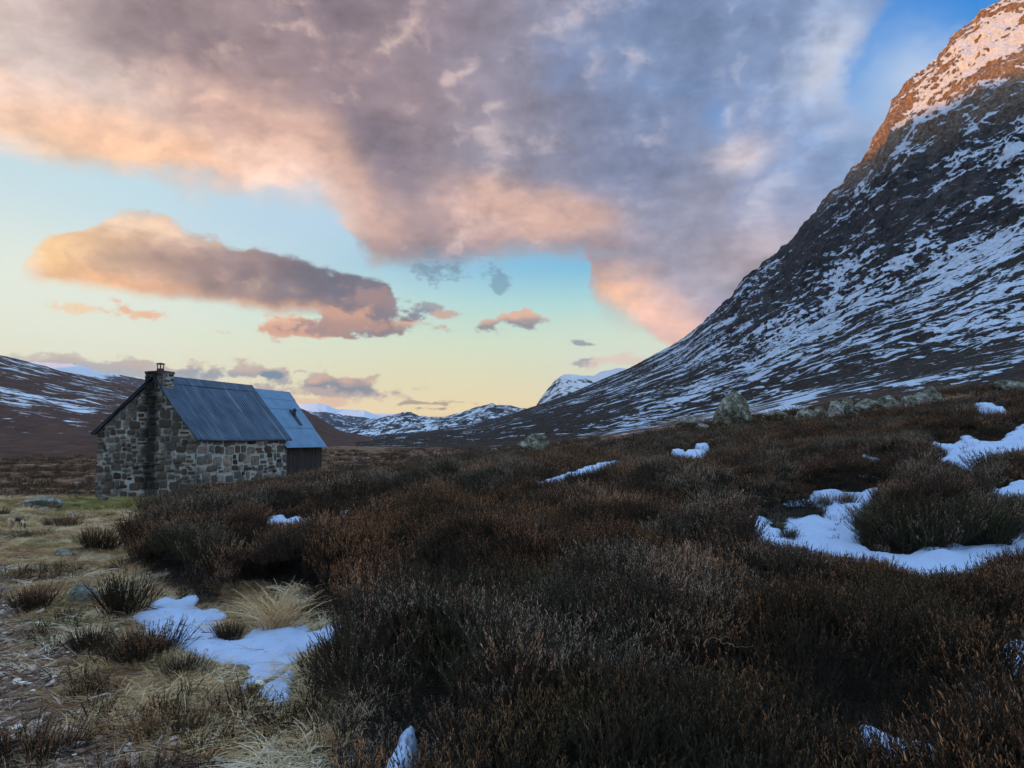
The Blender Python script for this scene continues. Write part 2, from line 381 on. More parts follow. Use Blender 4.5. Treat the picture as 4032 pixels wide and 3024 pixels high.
def H0(x, y):
    x = np.asarray(x, float); y = np.maximum(np.asarray(y, float), .6)
    u = np.clip(x/y, -1.3, 1.3)*1.6; L = np.log(y)
    sh_ = u.shape; u = u.ravel(); L = L.ravel(); out = np.empty(len(u))
    for i in range(0, len(u), 20000):
        q = np.stack([u[i:i+20000], L[i:i+20000]], -1)
        out[i:i+20000] = _tps(((q[:, None]-_P[None])**2).sum(-1)) @ _wt[:_n] + _wt[_n] + q @ _wt[_n+1:]
    return out.reshape(sh_)*y
def H(x, y):
    """ground with its own bumps"""
    x = np.asarray(x, float); y = np.asarray(y, float)
    h = H0(x, y); near = 1/(1+(y/45)**2)
    g = fbm(x*.8, y*.8, 1, 3)*.07 + fbm(x*3.1, y*3.1, 5, 3)*.035 + np.maximum(0, fbm(x*1.7, y*1.7, 15, 2))*.10*sstep(3, 5, y)
    g = g + fbm(x*.22, y*.22, 8, 2)*.10*sstep(6, 16, y)
    far = fbm(x*.045, y*.09, 2, 4)*.9*sstep(40, 90, y)
    return h + g*near*1.0 + far*np.minimum(1, y/150)

def unproject(x, y, z_off=0.0, dmax=70):
    u, e = ue(x, y); D = np.exp(np.linspace(math.log(1.6), math.log(dmax), 700))
    g = H(u*D, D) + z_off; k = np.where(e*D < g)[0]
    D0 = D[k[0]] if len(k) else dmax
    return np.array([u*D0, D0])
def in_poly(px, py, poly):
    r = np.zeros(np.shape(px), bool); n = len(poly); j = n-1
    for i in range(n):
        xi, yi = poly[i]; xj, yj = poly[j]
        with np.errstate(divide='ignore', invalid='ignore'):
            c = ((yi > py) != (yj > py)) & (px < (xj-xi)*(py-yi)/(yj-yi+1e-12)+xi)
        r ^= c; j = i
    return r
def dist_poly(px, py, poly):
    best = np.full(np.shape(px), 1e9); n = len(poly)
    for i in range(n):
        a = np.array(poly[i]); b = np.array(poly[(i+1) % n]); ab = b-a; L2 = (ab**2).sum()+1e-12
        t = np.clip(((px-a[0])*ab[0]+(py-a[1])*ab[1])/L2, 0, 1)
        best = np.minimum(best, np.hypot(px-a[0]-t*ab[0], py-a[1]-t*ab[1]))
    return best
# heather moor outline (its left edge against the grass), world plan from measured points
_edge_px = [(790, 1952), (640, 2030), (600, 2100), (560, 2150), (520, 2200), (640, 2330), (740, 2390), (880, 2350), (900, 2300), (1180, 2330), (1260, 2480), (1360, 2500), (1220, 2600), (1160, 2700), (1180, 2790), (1310, 2900), (1290, 3024), (1280, 3300)]
EDGE = [unproject(*p) for p in _edge_px]
HEATH = [(-9.6, 26.5), (-9.2, 30), (-6.5, 46)] [::-1] + [(-7.0, 26.8)] + [tuple(p) for p in EDGE] + [(-.3, 1.0), (8, .5), (60, 40), (60, 60), (-4, 60)]
def heath_mask(x, y, soft=.25):
    ins = in_poly(x, y, HEATH); d = dist_poly(x, y, HEATH)
    return sstep(-soft, soft, np.where(ins, d, -d) + perlin(x*1.3, y*1.3)*.25)
# heather limit toward the mountain: a grassy band starts here
def far_limit(x, y):
    u = x/y
    lim = np.interp(u, [ue(p, 0)[0] for p in (1100, 1600, 2000, 2500, 2900, 3300, 3800, 4400)], [31, 30, 34, 37, 39, 37, 34, 36])
    return lim + perlin(x*.12, y*.12, 3)*3
def hummock(x, y):
    d1, c1 = worley(x/1.35+perlin(x*.9, y*.9)*.3, y/1.35+perlin(x*.8, y*.8, 4)*.3, 3); d2, _ = worley(x/.55, y/.55, 9)
    return (1-np.minimum(d1*1.1, 1)**2)*.46*(.45+1.1*c1) + (1-np.minimum(d2, 1)**2)*.10
us = np.linspace(-1.15, 1.15, 560)
Ds = np.concatenate([np.exp(np.linspace(math.log(.7), math.log(60), 520)), np.exp(np.linspace(math.log(61), math.log(2600), 200))])
U, DD = np.meshgrid(us, Ds); GX = U*DD; GY = DD
GH = H(GX, GY)
me = np_mesh('ground', np.stack([GX, GY, GH], -1).reshape(-1, 3), grid_faces(len(Ds), len(us)))
hm = heath_mask(GX, GY) * (1-sstep(-1.5, 1.5, GY-far_limit(GX, GY)))
add_attr(me, 'heath', hm)
# muddy path on the left
PATH = [unproject(*p) for p in [(0, 2230), (60, 2330), (90, 2480), (200, 2600), (330, 2680), (300, 2760), (420, 2900), (900, 3024), (300, 3024), (0, 3024), (-400, 3024), (-500, 2300)]]
pm = np.where(in_poly(GX, GY, PATH), 1, -1)*dist_poly(GX, GY, PATH)
add_attr(me, 'mud', sstep(-.3, .3, pm + fbm(GX*1.6, GY*1.6, 4, 3)*.5))
gx, gy = [p for p in unproject(560, 1985)]
add_attr(me, 'green', np.exp(-(((GX-gx)/3.2)**2+((GY-gy)/2.6)**2)))
# relief of the blanket bog: dark peaty banks as bands of level
def ground_fn(N):
    P = S(N, N.node('ShaderNodeNewGeometry').outputs['Position']); X, Y, Z = N.sep(P)
    he = N.attr('heath'); mu = N.attr('mud'); gr = N.attr('green')
    n1 = N.noise(P, 1.3, 5, .65); n2 = N.noise(P, 9, 5, .7); n3 = N.noise(P, 45, 3, .7)
    st = N.noise(N.comb(X*2.0+Y*.6, Y*.9, Z), 14, 4, .7, 1.5)
    grass = N.ramp(N.math('MULTIPLY_ADD', st-.5, 1.0, n1), [(.25, lin(100, 78, 54)), (.42, lin(164, 138, 96)), (.55, lin(206, 180, 136)), (.72, lin(232, 212, 178))])
    moss = N.ramp(n2, [(.3, lin(78, 74, 34)), (.6, lin(132, 124, 62)), (.8, lin(158, 142, 84))])
    grass = N.mix(N.smooth(N.noise(P, .8, 4, .6)+gr*.6, .55, .75), grass, moss)
    mud = N.ramp(N.math('MULTIPLY_ADD', n3-.5, .9, n2), [(.3, lin(78, 56, 48)), (.48, lin(158, 124, 106)), (.6, lin(206, 172, 150)), (.75, lin(238, 216, 198))])
    c = N.mix(mu*.85, grass, mud)
    c = N.mix(he, c, N.mix(n2, lin(44, 38, 33), lin(66, 54, 45)))
    far = N.smooth(Y, 33, 50)
    band = N.noise(N.comb(X*.012, Y*.055, 0.0), 1.0, 5, .65, .4)
    tex = N.noise(N.comb(X*.35, Y*.7, 0.0), 1.0, 7, .8)
    moor = N.ramp(N.math('MULTIPLY_ADD', tex-.5, 1.8, band), [(.26, lin(40, 30, 28)), (.40, lin(76, 54, 44)), (.48, lin(136, 94, 68)), (.6, lin(170, 124, 90)), (.76, lin(196, 160, 124))])
    snowf = N.noise(N.comb(X*.07, Y*.13, 2.0), 1.0, 4, .6, .3)
    moor = N.mix(N.smooth(snowf + (tex-.5)*.25, .655, .67), moor, lin(225, 228, 236))
    c = N.mix(far, c, moor)
    b = N.bump(n3*.4 + n2 + st*.5, .6, .04); b2 = N.bump(tex, 1.0, 2.5, b)
    return dict(color=c, rough=.9, spec=.2, normal=b2)
M_ground = material('moor_ground', ground_fn)
g = link('ground', me, M_ground); tag(g, kind='structure')

# ================================================================ hills as ranges rising from the valley
def poly_interp(pts, xs, logy=False):
    pts = sorted(pts); X = [p[0] for p in pts]
    return np.interp(xs, X, [p[1] for p in pts]), np.exp(np.interp(xs, X, [math.log(p[2]) for p in pts]))
def hill(name, curves, x0, x1, nx, ns, mat, amp=0, fscale=50, back=1.25, extra=None, smooth_k=0):
    """curves run from the foot to the skyline; each is a list of measured (x, y, distance)"""
    xs = np.linspace(x0, x1, nx); K = len(curves)
    P = []
    for c in curves:
        yy, D = poly_interp(c, xs); u = np.empty(nx); e = np.empty(nx)
        for i, (a, b) in enumerate(zip(xs, yy)): u[i], e[i] = ue(a, b)
        P.append(np.stack([u*D, D, e*D], -1))
    P = np.array(P)
    P[0][:, 2] = np.minimum(H0(P[0][:, 0], P[0][:, 1]) - .8, P[0][:, 2])
    s = np.linspace(0, K-1, ns); pts = np.empty((ns, nx, 3))
    for i, t in enumerate(s):
        k = min(int(t), K-2); f = t-k
        p0 = P[max(k-1, 0)]; p1 = P[k]; p2 = P[k+1]; p3 = P[min(k+2, K-1)]
        if k == 0: p0 = 2*p1-p2
        if k+2 > K-1: p3 = 2*p2-p1
        pts[i] = .5*((2*p1)+(-p0+p2)*f+(2*p0-5*p1+4*p2-p3)*f*f+(-p0+3*p1-3*p2+p3)*f**3)
    sx = np.broadcast_to(xs[None], (ns, nx)); ss = np.broadcast_to((s/(K-1))[:, None], (ns, nx))
    if amp: pts = extra(pts, sx, ss) if extra else pts
    if amp and not extra:
        q = pts/fscale
        pts[..., 2] += fbm(q[..., 0], q[..., 1], q[..., 2]*.5, 5)*amp*sstep(0, .1, ss)
    # far side falls away behind the skyline
    top = pts[-1]; rows = [pts]
    for f, dz in ((1.04, .9), (1.12, .6), (back, 0)):
        r = top*f; r[:, 2] = top[:, 2]*dz - 10*(f-1); rows.append(r[None])
    nb = 3
    V = np.concatenate(rows); n_s = V.shape[0]
    me = np_mesh(name, V.reshape(-1, 3), grid_faces(n_s, nx))
    sx = np.concatenate([sx, np.broadcast_to(xs[None], (nb, nx))]); ss = np.concatenate([ss, np.ones((nb, nx))+np.arange(1, nb+1)[:, None]*.05])
    add_attr(me, 'along', sx/1000); add_attr(me, 'rise', ss)
    o = link(name, me, mat); tag(o, kind='structure')
    return o, me, sx, ss, V

def gb(sx, sy, cx, cy, rx, ry, rot=0):
    X = sx-cx; Y = sy-cy; c, s_ = math.cos(math.radians(rot)), math.sin(math.radians(rot))
    X, Y = X*c-Y*s_, X*s_+Y*c
    return np.exp(-((X/rx)**2+(Y/ry)**2))
def to_px(V):
    x, y, z = V[..., 0], V[..., 1], V[..., 2]
    dep = y*CP + z*SP; up = z*CP - y*SP
    return W_PX/2+F_PX*x/dep, H_PX/2-F_PX*up/dep

# ---- the big mountain on the right
sky_c = [(1400, 1722, 1900), (1511, 1717, 1800), (1629, 1703, 1700), (1746, 1691, 1600), (1864, 1670, 1500), (1999, 1634, 1400), (2112, 1597, 1350), (2264, 1541, 1280), (2470, 1453, 1200), (2564, 1403, 1150), (2700, 1329, 1080), (2894, 1166, 1000),
         (2899, 1146, 1000), (2935, 1101, 990), (2998, 1051, 975), (3080, 988, 950), (3161, 906, 930), (3215, 834, 910), (3224, 816, 905), (3279, 752, 890), (3333, 707, 880), (3387, 644, 865), (3441, 563, 850), (3496, 472, 830), (3514, 400, 820), (3568, 350, 815),
         (3604, 300, 810), (3658, 260, 800), (3722, 196, 790), (3776, 138, 780), (3839, 92, 775), (3866, 65, 770), (3957, 9, 760), (4100, -90, 750), (4400, -300, 740), (4900, -600, 740)]
mid2 = [(1400, 1728, 1300), (1900, 1690, 1000), (2300, 1600, 850), (2700, 1470, 760), (3000, 1330, 700), (3300, 1160, 640), (3600, 960, 590), (4032, 700, 545), (4900, 300, 500)]
mid1 = [(1400, 1742, 800), (1900, 1722, 560), (2300, 1680, 440), (2700, 1600, 380), (3000, 1520, 350), (3300, 1420, 330), (3600, 1330, 310), (4032, 1200, 290), (4900, 950, 270)]
foot = [(1400, 1768, 330), (1700, 1762, 260), (2000, 1752, 160), (2300, 1722, 100), (2700, 1680, 66), (2900, 1660, 58), (3200, 1630, 52), (3500, 1600, 48), (4032, 1540, 44), (4900, 1440, 42)]
def mt_extra(pts, sx, ss):
    q = pts
    r = fbm(q[..., 0]/60, q[..., 1]/60, q[..., 2]/60, 6, ridged=True)
    r2 = fbm(q[..., 0]/16, q[..., 1]/22, q[..., 2]/22, 4, ridged=True)
    w = sstep(.42, .62, ss)*sstep(2500, 3100, sx)
    steep = (r-.25)*9*w + (r2-.25)*4.2*w
    g_ = fbm(sx/400, ss*34, 0, 4)      # gullies and ribs run with the slope
    low = g_*5.5*sstep(.08, .35, ss)*(1-.4*w)
    pts = pts.copy()
    pts[..., 2] += steep*.5 + low + fbm(q[..., 0]/9, q[..., 1]/9, q[..., 2]/9, 3)*.6*sstep(.03, .2, ss)
    pts[..., 0] -= steep*.8
    pts[..., 1] -= steep*.5
    return pts
def mt_fn(N):
    P = S(N, N.node('ShaderNodeNewGeometry').outputs['Position']); X, Y, Z = N.sep(P)
    al = N.attr('along'); ri = N.attr('rise'); sn = N.attr('snow'); gsn = N.attr('grassy')
    w1 = N.noise(N.comb(al*3, ri*9, 0.0), 1.0, 3, .6)
    a = al*2.3 + w1*.25; r = ri*50.0 + w1*2.2
    n1 = N.noise(N.comb(a, r, 0.0), 1.0, 5, .62, .25)
    n2 = N.noise(N.comb(al*9.0+ri*4.0, ri*130.0+w1*3.0, 3.0), 1.0, 4, .65, .2)
    n3 = N.noise(P*1.0 if False else N.vmath('SCALE', P, .055), 1.0, 6, .66, .4)
    n4 = N.noise(N.vmath('SCALE', P, .25), 1.0, 4, .7)
    cl = N.attr('cliff')
    streak = n1*.72 + n2*.85 + n4*.42 - .495
    gl = N.noise(N.comb(al*4.5+w1*.6, ri*34.0+w1*2.0, 7.0), 1.0, 5, .68, .2)
    crag = n3*.24 + n4*.40 + gl*.98 - .31
    v = N.math('ADD', N.math('MULTIPLY', streak, 1.0-cl), N.math('MULTIPLY', crag, cl))
    Nn = S(N, N.node('ShaderNodeNewGeometry').outputs['Normal']); nz = N.sep(Nn)[2]
    v = v + sn*.35 + N.math('MULTIPLY', (nz-.62)*.25, cl)
    m = N.smooth(v, .56, .585)
    rock = N.ramp(N.math('MULTIPLY_ADD', n4-.5, .8, n3), [(.3, lin(30, 27, 29)), (.5, lin(56, 50, 50)), (.7, lin(92, 82, 78))])
    heath = N.ramp(N.noise(N.vmath('SCALE', P, .3), 1.0, 5, .7), [(.35, lin(32, 26, 22)), (.55, lin(54, 42, 34)), (.7, lin(92, 72, 54))])
    rock = N.mix(N.smooth(Z, 250, 330), rock, N.ramp(n4, [(.3, lin(92, 74, 62)), (.5, lin(140, 116, 96)), (.7, lin(190, 166, 142))]))  # summit rock paler and warmer: the low sun's glow put into its colour
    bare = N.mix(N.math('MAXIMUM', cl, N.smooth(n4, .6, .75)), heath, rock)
    gcol = N.ramp(N.noise(N.vmath('SCALE', P, .5), 1.0, 6, .75), [(.3, lin(54, 38, 28)), (.5, lin(112, 80, 54)), (.7, lin(158, 120, 84))])
    bare = N.mix(N.smooth(gsn + (n4-.5)*.8, .45, .75), bare, gcol)
    snow = N.mix(n4, lin(208, 218, 240), lin(226, 232, 246))
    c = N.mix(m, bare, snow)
    b = N.bump(n4, 1.0, 4.0); b = N.bump(n3 + m*.3, .9, 9.0, b)
    return dict(color=c, rough=.85, spec=.15, normal=b)
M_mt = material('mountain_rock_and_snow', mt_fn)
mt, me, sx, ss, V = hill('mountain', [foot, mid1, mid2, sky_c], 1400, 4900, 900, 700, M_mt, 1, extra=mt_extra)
px_, py_ = to_px(V)
cliff = np.clip(sstep(.52, .62, ss + (fbm(sx/300, ss*6, 1, 3))*.12)*sstep(2500, 3000, px_) , 0, 1)
snow = np.full(ss.shape, .105) + .10*fbm(sx/420, ss*5, 8, 3)
snow -= .02*cliff; snow += -.34*(1-sstep(2000, 2700, px_))*(1-sstep(.2,.9,ss)*.4)                      # sparser on the tail
for cx, cy, rx, ry, rot, a_ in [(3850, 1020, 300, 80, 25, .26), (3500, 1110, 260, 40, 25, .20), (3900, 1290, 250, 100, 15, .16), (3600, 1330, 200, 50, 20, .1), (3150, 1330, 260, 60, 30, .16), (2900, 1500, 200, 50, 25, .1),
        (3700, 420, 260, 60, 35, .24), (3800, 240, 260, 90, 40, .40), (3960, 100, 150, 110, 40, .32), (3560, 560, 45, 140, -15, .25), (3300, 1080, 40, 70, -20, .3), (3620, 700, 80, 60, 0, .12), (3900, 600, 130, 50, 20, .3),
        (3700, 780, 300, 60, 20, -.16), (3950, 860, 140, 40, 15, -.2), (3300, 920, 100, 80, 30, -.1), (3650, 620, 120, 30, 20, -.2), (3950, 390, 110, 40, 20, -.25), (3480, 560, 40, 60, 30, -.22), (3180, 1000, 60, 60, 0, -.2),
        (3040, 1180, 90, 50, 40, -.15), (3400, 1480, 700, 40, 8, -.25), (3800, 1400, 300, 20, 10, -.15), (3150, 1565, 130, 24, 17, .40), (3080, 1600, 140, 8, 17, .42), (3850, 1440, 200, 22, 12, .28), (3950, 1480, 150, 20, 12, .3), (2700, 1560, 200, 14, 22, .25), (2560, 1650, 150, 12, 22, .22), (3450, 1470, 60, 12, 10, .2)]:
    snow += gb(px_, py_, cx, cy, rx, ry, rot)*a_
snow -= .4*(1-sstep(.0, .045, ss))*(1-gb(px_, py_, 3110, 1575, 220, 50, 15))
snow -= .10*sstep(3300, 3700, px_)*sstep(.34, .12, ss)
snow += .25*sstep(.93, 1.0, ss)*sstep(3000, 3300, px_)*0
add_attr(me, 'snow', snow); add_attr(me, 'cliff', cliff)
grassy = (gb(px_, py_, 2800, 1660, 420, 55, 10)*.9 + gb(px_, py_, 3600, 1540, 500, 50, 8)*.5 + gb(px_, py_, 2300, 1735, 350, 20, 6)*.6)
add_attr(me, 'grassy', grassy)

# ---- generic far hill material
def hill_fn(bare1, bare2, thr, sa, sr, tilt=0.0, sno=(226, 229, 238), bump=3.0, ns=.05, w=.03):
    def fn(N):
        P = S(N, N.node('ShaderNodeNewGeometry').outputs['Position'])
        al = N.attr('along'); ri = N.attr('rise'); sn = N.attr('snow')
        w1 = N.noise(N.comb(al*5, ri*5, 0.0), 1.0, 3, .6)
        n1 = N.noise(N.comb(al*sa, ri*sr+al*tilt+w1*2.0, 0.0), 1.0, 4, .6, .3)
        n2 = N.noise(N.comb(al*sa*4, ri*sr*2.6+al*tilt*2.6, 3.0), 1.0, 4, .65)
        n4 = N.noise(N.vmath('SCALE', P, ns), 1.0, 6, .75)
        v = n1*.7+n2*.75+n4*.35-.4+sn
        m = N.smooth(v, thr, thr+w)
        n5 = N.noise(N.vmath('SCALE', P, ns*6), 1.0, 5, .8); n4 = n4*.55 + n5*.45
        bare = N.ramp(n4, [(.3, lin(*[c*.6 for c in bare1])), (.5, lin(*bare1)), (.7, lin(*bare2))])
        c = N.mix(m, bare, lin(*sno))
        return dict(color=c, rough=.9, spec=.1, normal=N.bump(n4+m*.2, .8, bump))
    return fn
# left hill with long thin snow lines
LB = [(-900, 1780, 170), (0, 1775, 190), (800, 1775, 220), (1168, 1768, 330), (1405, 1745, 620), (1470, 1738, 700)]
LM = [(-900, 1620, 420), (0, 1655, 450), (600, 1690, 480), (1168, 1712, 600), (1405, 1728, 780), (1470, 1735, 800)]
LT = [(-900, 1180, 900), (-300, 1330, 900), (0, 1407, 900), (127, 1434, 900), (295, 1474, 900), (536, 1527, 900), (850, 1568, 900), (1168, 1598, 900), (1241, 1636, 900), (1335, 1690, 900), (1405, 1709, 900), (1470, 1728, 900)]
M_lh = material('brown_hillside_with_snow_lines', hill_fn((84, 58, 48), (124, 88, 68), .60, 2.2, 60, 1.0, bump=4))
o, me, sx, ss, V = hill('hillside', [LB, LM, LT], -900, 1470, 600, 300, M_lh, 7, 90)
px_, py_ = to_px(V)
sn = np.full(ss.shape, -.02)
for cx, cy, rx, ry, rot, a_ in [(150, 1570, 500, 16, -13, .10), (250, 1480, 300, 40, -14, .04), (450, 1560, 200, 40, -12, .06), (80, 1450, 120, 40, -12, .03), (300, 1610, 200, 14, -14, .1), (100, 1590, 120, 12, -10, .12)]: sn += gb(px_, py_, cx, cy, rx, ry, rot)*a_
sn += fbm(sx/200, ss*8, 3, 3)*.10; sn -= .3*(1-sstep(.1, .42, ss)); sn -= .12*sstep(900, 1200, px_)
add_attr(me, 'snow', sn)
# second hill behind it, snow topped
B2 = [(-400, 1600, 2000), (1300, 1700, 2000)]; T2 = [(-400, 1440, 2600), (60, 1432, 2600), (110, 1428, 2600), (170, 1427, 2600), (300, 1437, 2600), (340, 1446, 2600), (400, 1473, 2600), (480, 1482, 2600), (560, 1492, 2600), (700, 1530, 2600), (1000, 1590, 2600), (1300, 1660, 2600)]
M_h2 = material('snowy_hilltop', hill_fn((86, 66, 66), (120, 96, 92), .52, 9, 22, 9.0, (228, 224, 230), 12, .012))
o, me, sx, ss, V = hill('hill_beyond', [B2, T2], -400, 1300, 260, 80, M_h2, 14, 200); px_, py_ = to_px(V)
add_attr(me, 'snow', gb(px_, py_, 250, 1445, 160, 32, -8)*.28 - .0 - .1*sstep(400, 500, px_))
# dark blue slope in the gap
B3 = [(1100, 1720, 2200), (1700, 1716, 2200)]; T3 = [(1100, 1600, 3600), (1235, 1622, 3600), (1276, 1626, 3600), (1353, 1638, 3600), (1429, 1642, 3600), (1464, 1650, 3600), (1560, 1668, 3600), (1700, 1700, 3600)]
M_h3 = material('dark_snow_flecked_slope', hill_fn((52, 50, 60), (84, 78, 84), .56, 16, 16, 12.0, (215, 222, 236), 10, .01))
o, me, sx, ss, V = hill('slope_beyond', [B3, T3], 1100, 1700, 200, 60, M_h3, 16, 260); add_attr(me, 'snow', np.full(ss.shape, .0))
# far snowy mountains
B4 = [(1000, 1715, 4300), (1700, 1715, 4300)]; T4 = [(1000, 1640, 5200), (1165, 1591, 5200), (1217, 1582, 5200), (1253, 1580, 5200), (1288, 1585, 5200), (1323, 1600, 5200), (1380, 1604, 5200), (1435, 1607, 5200), (1464, 1620, 5200), (1505, 1643, 5200), (1700, 1700, 5200)]
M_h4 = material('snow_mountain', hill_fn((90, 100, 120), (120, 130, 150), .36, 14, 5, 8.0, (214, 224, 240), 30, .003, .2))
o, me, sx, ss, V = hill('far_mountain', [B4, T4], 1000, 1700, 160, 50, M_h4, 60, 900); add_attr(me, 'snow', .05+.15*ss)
B5 = [(1400, 1715, 5600), (1750, 1715, 5600)]; T5 = [(1400, 1640, 6600), (1488, 1626, 6600), (1547, 1627, 6600), (1570, 1635, 6600), (1750, 1700, 6600)]
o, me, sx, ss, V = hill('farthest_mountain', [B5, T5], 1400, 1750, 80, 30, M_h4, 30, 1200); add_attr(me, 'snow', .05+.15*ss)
# middle ridge across the valley head
B6 = [(1250, 1735, 1100), (1700, 1735, 1100), (2300, 1735, 1100)]; T6 = [(1250, 1712, 2300), (1353, 1685, 2300), (1429, 1656, 2300), (1511, 1647, 2300), (1570, 1638, 2300), (1600, 1629, 2300), (1617, 1628, 2300), (1647, 1640, 2300), (1717, 1639, 2300), (1793, 1631, 2300), (1852, 1614, 2300), (1888, 1600, 2300), (1925, 1590, 2300), (1935, 1586, 2300), (1945, 1590, 2300), (1952, 1597, 2300), (2011, 1597, 2300), (2076, 1604, 2300), (2111, 1597, 2300), (2300, 1560, 2300)]
M6 = [(1250, 1722, 1700), (1700, 1695, 1700), (1900, 1670, 1700), (2300, 1640, 1700)]
M_h6 = material('snow_patched_ridge', hill_fn((50, 42, 42), (88, 72, 66), .525, 14, 30, -12.0, (222, 226, 236), 12, .012))
o, me, sx, ss, V = hill('ridge', [B6, M6, T6], 1250, 2300, 420, 120, M_h6, 22, 150); add_attr(me, 'snow', -.22*(1-sstep(.05, .35, ss))+.02)
# cliff mountain behind the big one
B7 = [(2000, 1680, 2400), (3000, 1680, 2400)]; T7 = [(2000, 1690, 3000), (2080, 1640, 3000), (2111, 1597, 3000), (2135, 1560, 3000), (2158, 1532, 3000), (2180, 1505, 3000), (2199, 1485, 3000), (2217, 1476, 3000), (2275, 1472, 3000), (2352, 1470, 3000), (2400, 1462, 3000), (2520, 1440, 3000), (3000, 1380, 3000)]
M_h7 = material('pale_snow_plateau_and_crag', hill_fn((50, 46, 50), (84, 76, 78), .53, 12, 14, 14.0, (232, 228, 232), 25, .012))
o, me, sx, ss, V = hill('cliff_mountain', [B7, T7], 2000, 3000, 300, 120, M_h7, 26, 120); px_, py_ = to_px(V)
add_attr(me, 'snow', .4*sstep(2310, 2350, px_ + (1480-py_)*.6) + .35*sstep(1500, 1476, py_) + .08)
# unseen range added left of frame, shaped to keep the valley floor in shade
xs = np.linspace(-3400, -1300, 60); ys = np.linspace(-2600, 2600, 160)
RX, RY = np.meshgrid(xs, ys)
hz = 660*np.exp(-((RX+2100)/420)**2)*sstep(2450, 1800, RY)*(1 + fbm(RX/300, RY/300, 0, 4)*.0)
hz = hz*(1+.05*perlin(RY/240, 0*RY))
me = np_mesh('unseen_shade_range', np.stack([RX, RY, hz-8], -1).reshape(-1, 3), grid_faces(160, 60)); add_attr(me, 'snow', np.zeros(RX.shape)); add_attr(me, 'along', RX/1000); add_attr(me, 'rise', RY/1000)
o = link('unseen_shade_range', me, M_lh); tag(o, kind='structure')
# ================================================================ the stone hut
def corner(w=0): pass
Uv = np.array([.295, .955, 0]); Uv /= np.linalg.norm(Uv)
Vv = np.array([Uv[1], -Uv[0], 0])
P0 = np.array([-13.45, 28.0, 0.0]); UPV = np.array([0, 0, 1.0])
ZR = pt(1483.0 and 598, 1483, 28.0)[2]                     # ridge height
ZL = pt(372, 1711, 28.84)[2]; ZE = pt(792, 1735, 27.4)[2]; BL, BR = 2.84, 2.13
LEN = 5.75; ANX = 8.6
hut = empty('stone_hut', tuple(P0 + np.array([0, 0, -2.2])))
hut.rotation_euler = (0, 0, math.atan2(Vv[1], Vv[0]))
tag(hut, 'small stone bothy with blue-grey metal roof, chimney and dark lean annex on the moor', 'hut')
ZB = -2.2
def L(u, v, z): return (v, u, z - ZB)            # local frame: x across the gable, y along the ridge
def roofz(v): return ZR + (ZL-ZR)*(-v/BL) if v < 0 else ZR + (ZE-ZR)*(v/BR)
WL, WR = -2.62, 1.98
def stone_fn(N):
    to = S(N, N.node('ShaderNodeTexCoord').outputs['Object'])
    t = N.attr('tone'); mo = N.smooth(t, -.2, -.1, 1, 0)
    n1 = N.noise(to, 6, 5, .65); n2 = N.noise(to, 30, 4, .75)
    st = N.ramp(t, [(0, lin(56, 40, 38)), (.2, lin(84, 68, 60)), (.4, lin(108, 92, 82)), (.6, lin(92, 92, 90)), (.8, lin(134, 124, 114)), (1, lin(164, 152, 138))])
    st = N.mix(N.smooth(n1, .42, .68)*.7, st, lin(74, 72, 66))
    st = N.mix(N.smooth(n2, .60, .72)*.5, st, lin(176, 178, 168))
    X, Y, Z = N.sep(to)
    gable_band = N.math('MULTIPLY', N.smooth(N.math('ABSOLUTE', X + .12 + (n1-.5)*.5), .12, .5, 1, 0), N.smooth(Y, .3, .5, 1, 0))
    mor = N.mix(n2, lin(140, 142, 138), lin(206, 210, 204))
    mor = N.mix(N.smooth(N.noise(to, 1.3, 4, .6), .48, .60)*.75, mor, lin(70, 66, 60))
    c = N.mix(mo, st, mor)
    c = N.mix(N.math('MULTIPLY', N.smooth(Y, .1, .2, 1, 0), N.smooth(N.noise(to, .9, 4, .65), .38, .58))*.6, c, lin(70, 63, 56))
    c = N.mix(gable_band*.85, c, lin(30, 27, 25))  # darker band down the middle of the front gable
    return dict(color=c, rough=.95, spec=.15, normal=N.bump(n2+n1*.6, .7, .03))
M_stone = material('rubble_stone_with_lime_mortar', stone_fn)
def clip_poly(poly, f):
    out = []; n = len(poly)
    for i in range(n):
        a, b = poly[i], poly[(i+1) % n]; fa, fb_ = f(a), f(b)
        if fa >= 0: out.append(a)
        if (fa >= 0) != (fb_ >= 0):
            t = fa/(fa-fb_); out.append((a[0]+(b[0]-a[0])*t, a[1]+(b[1]-a[1])*t))
    return out
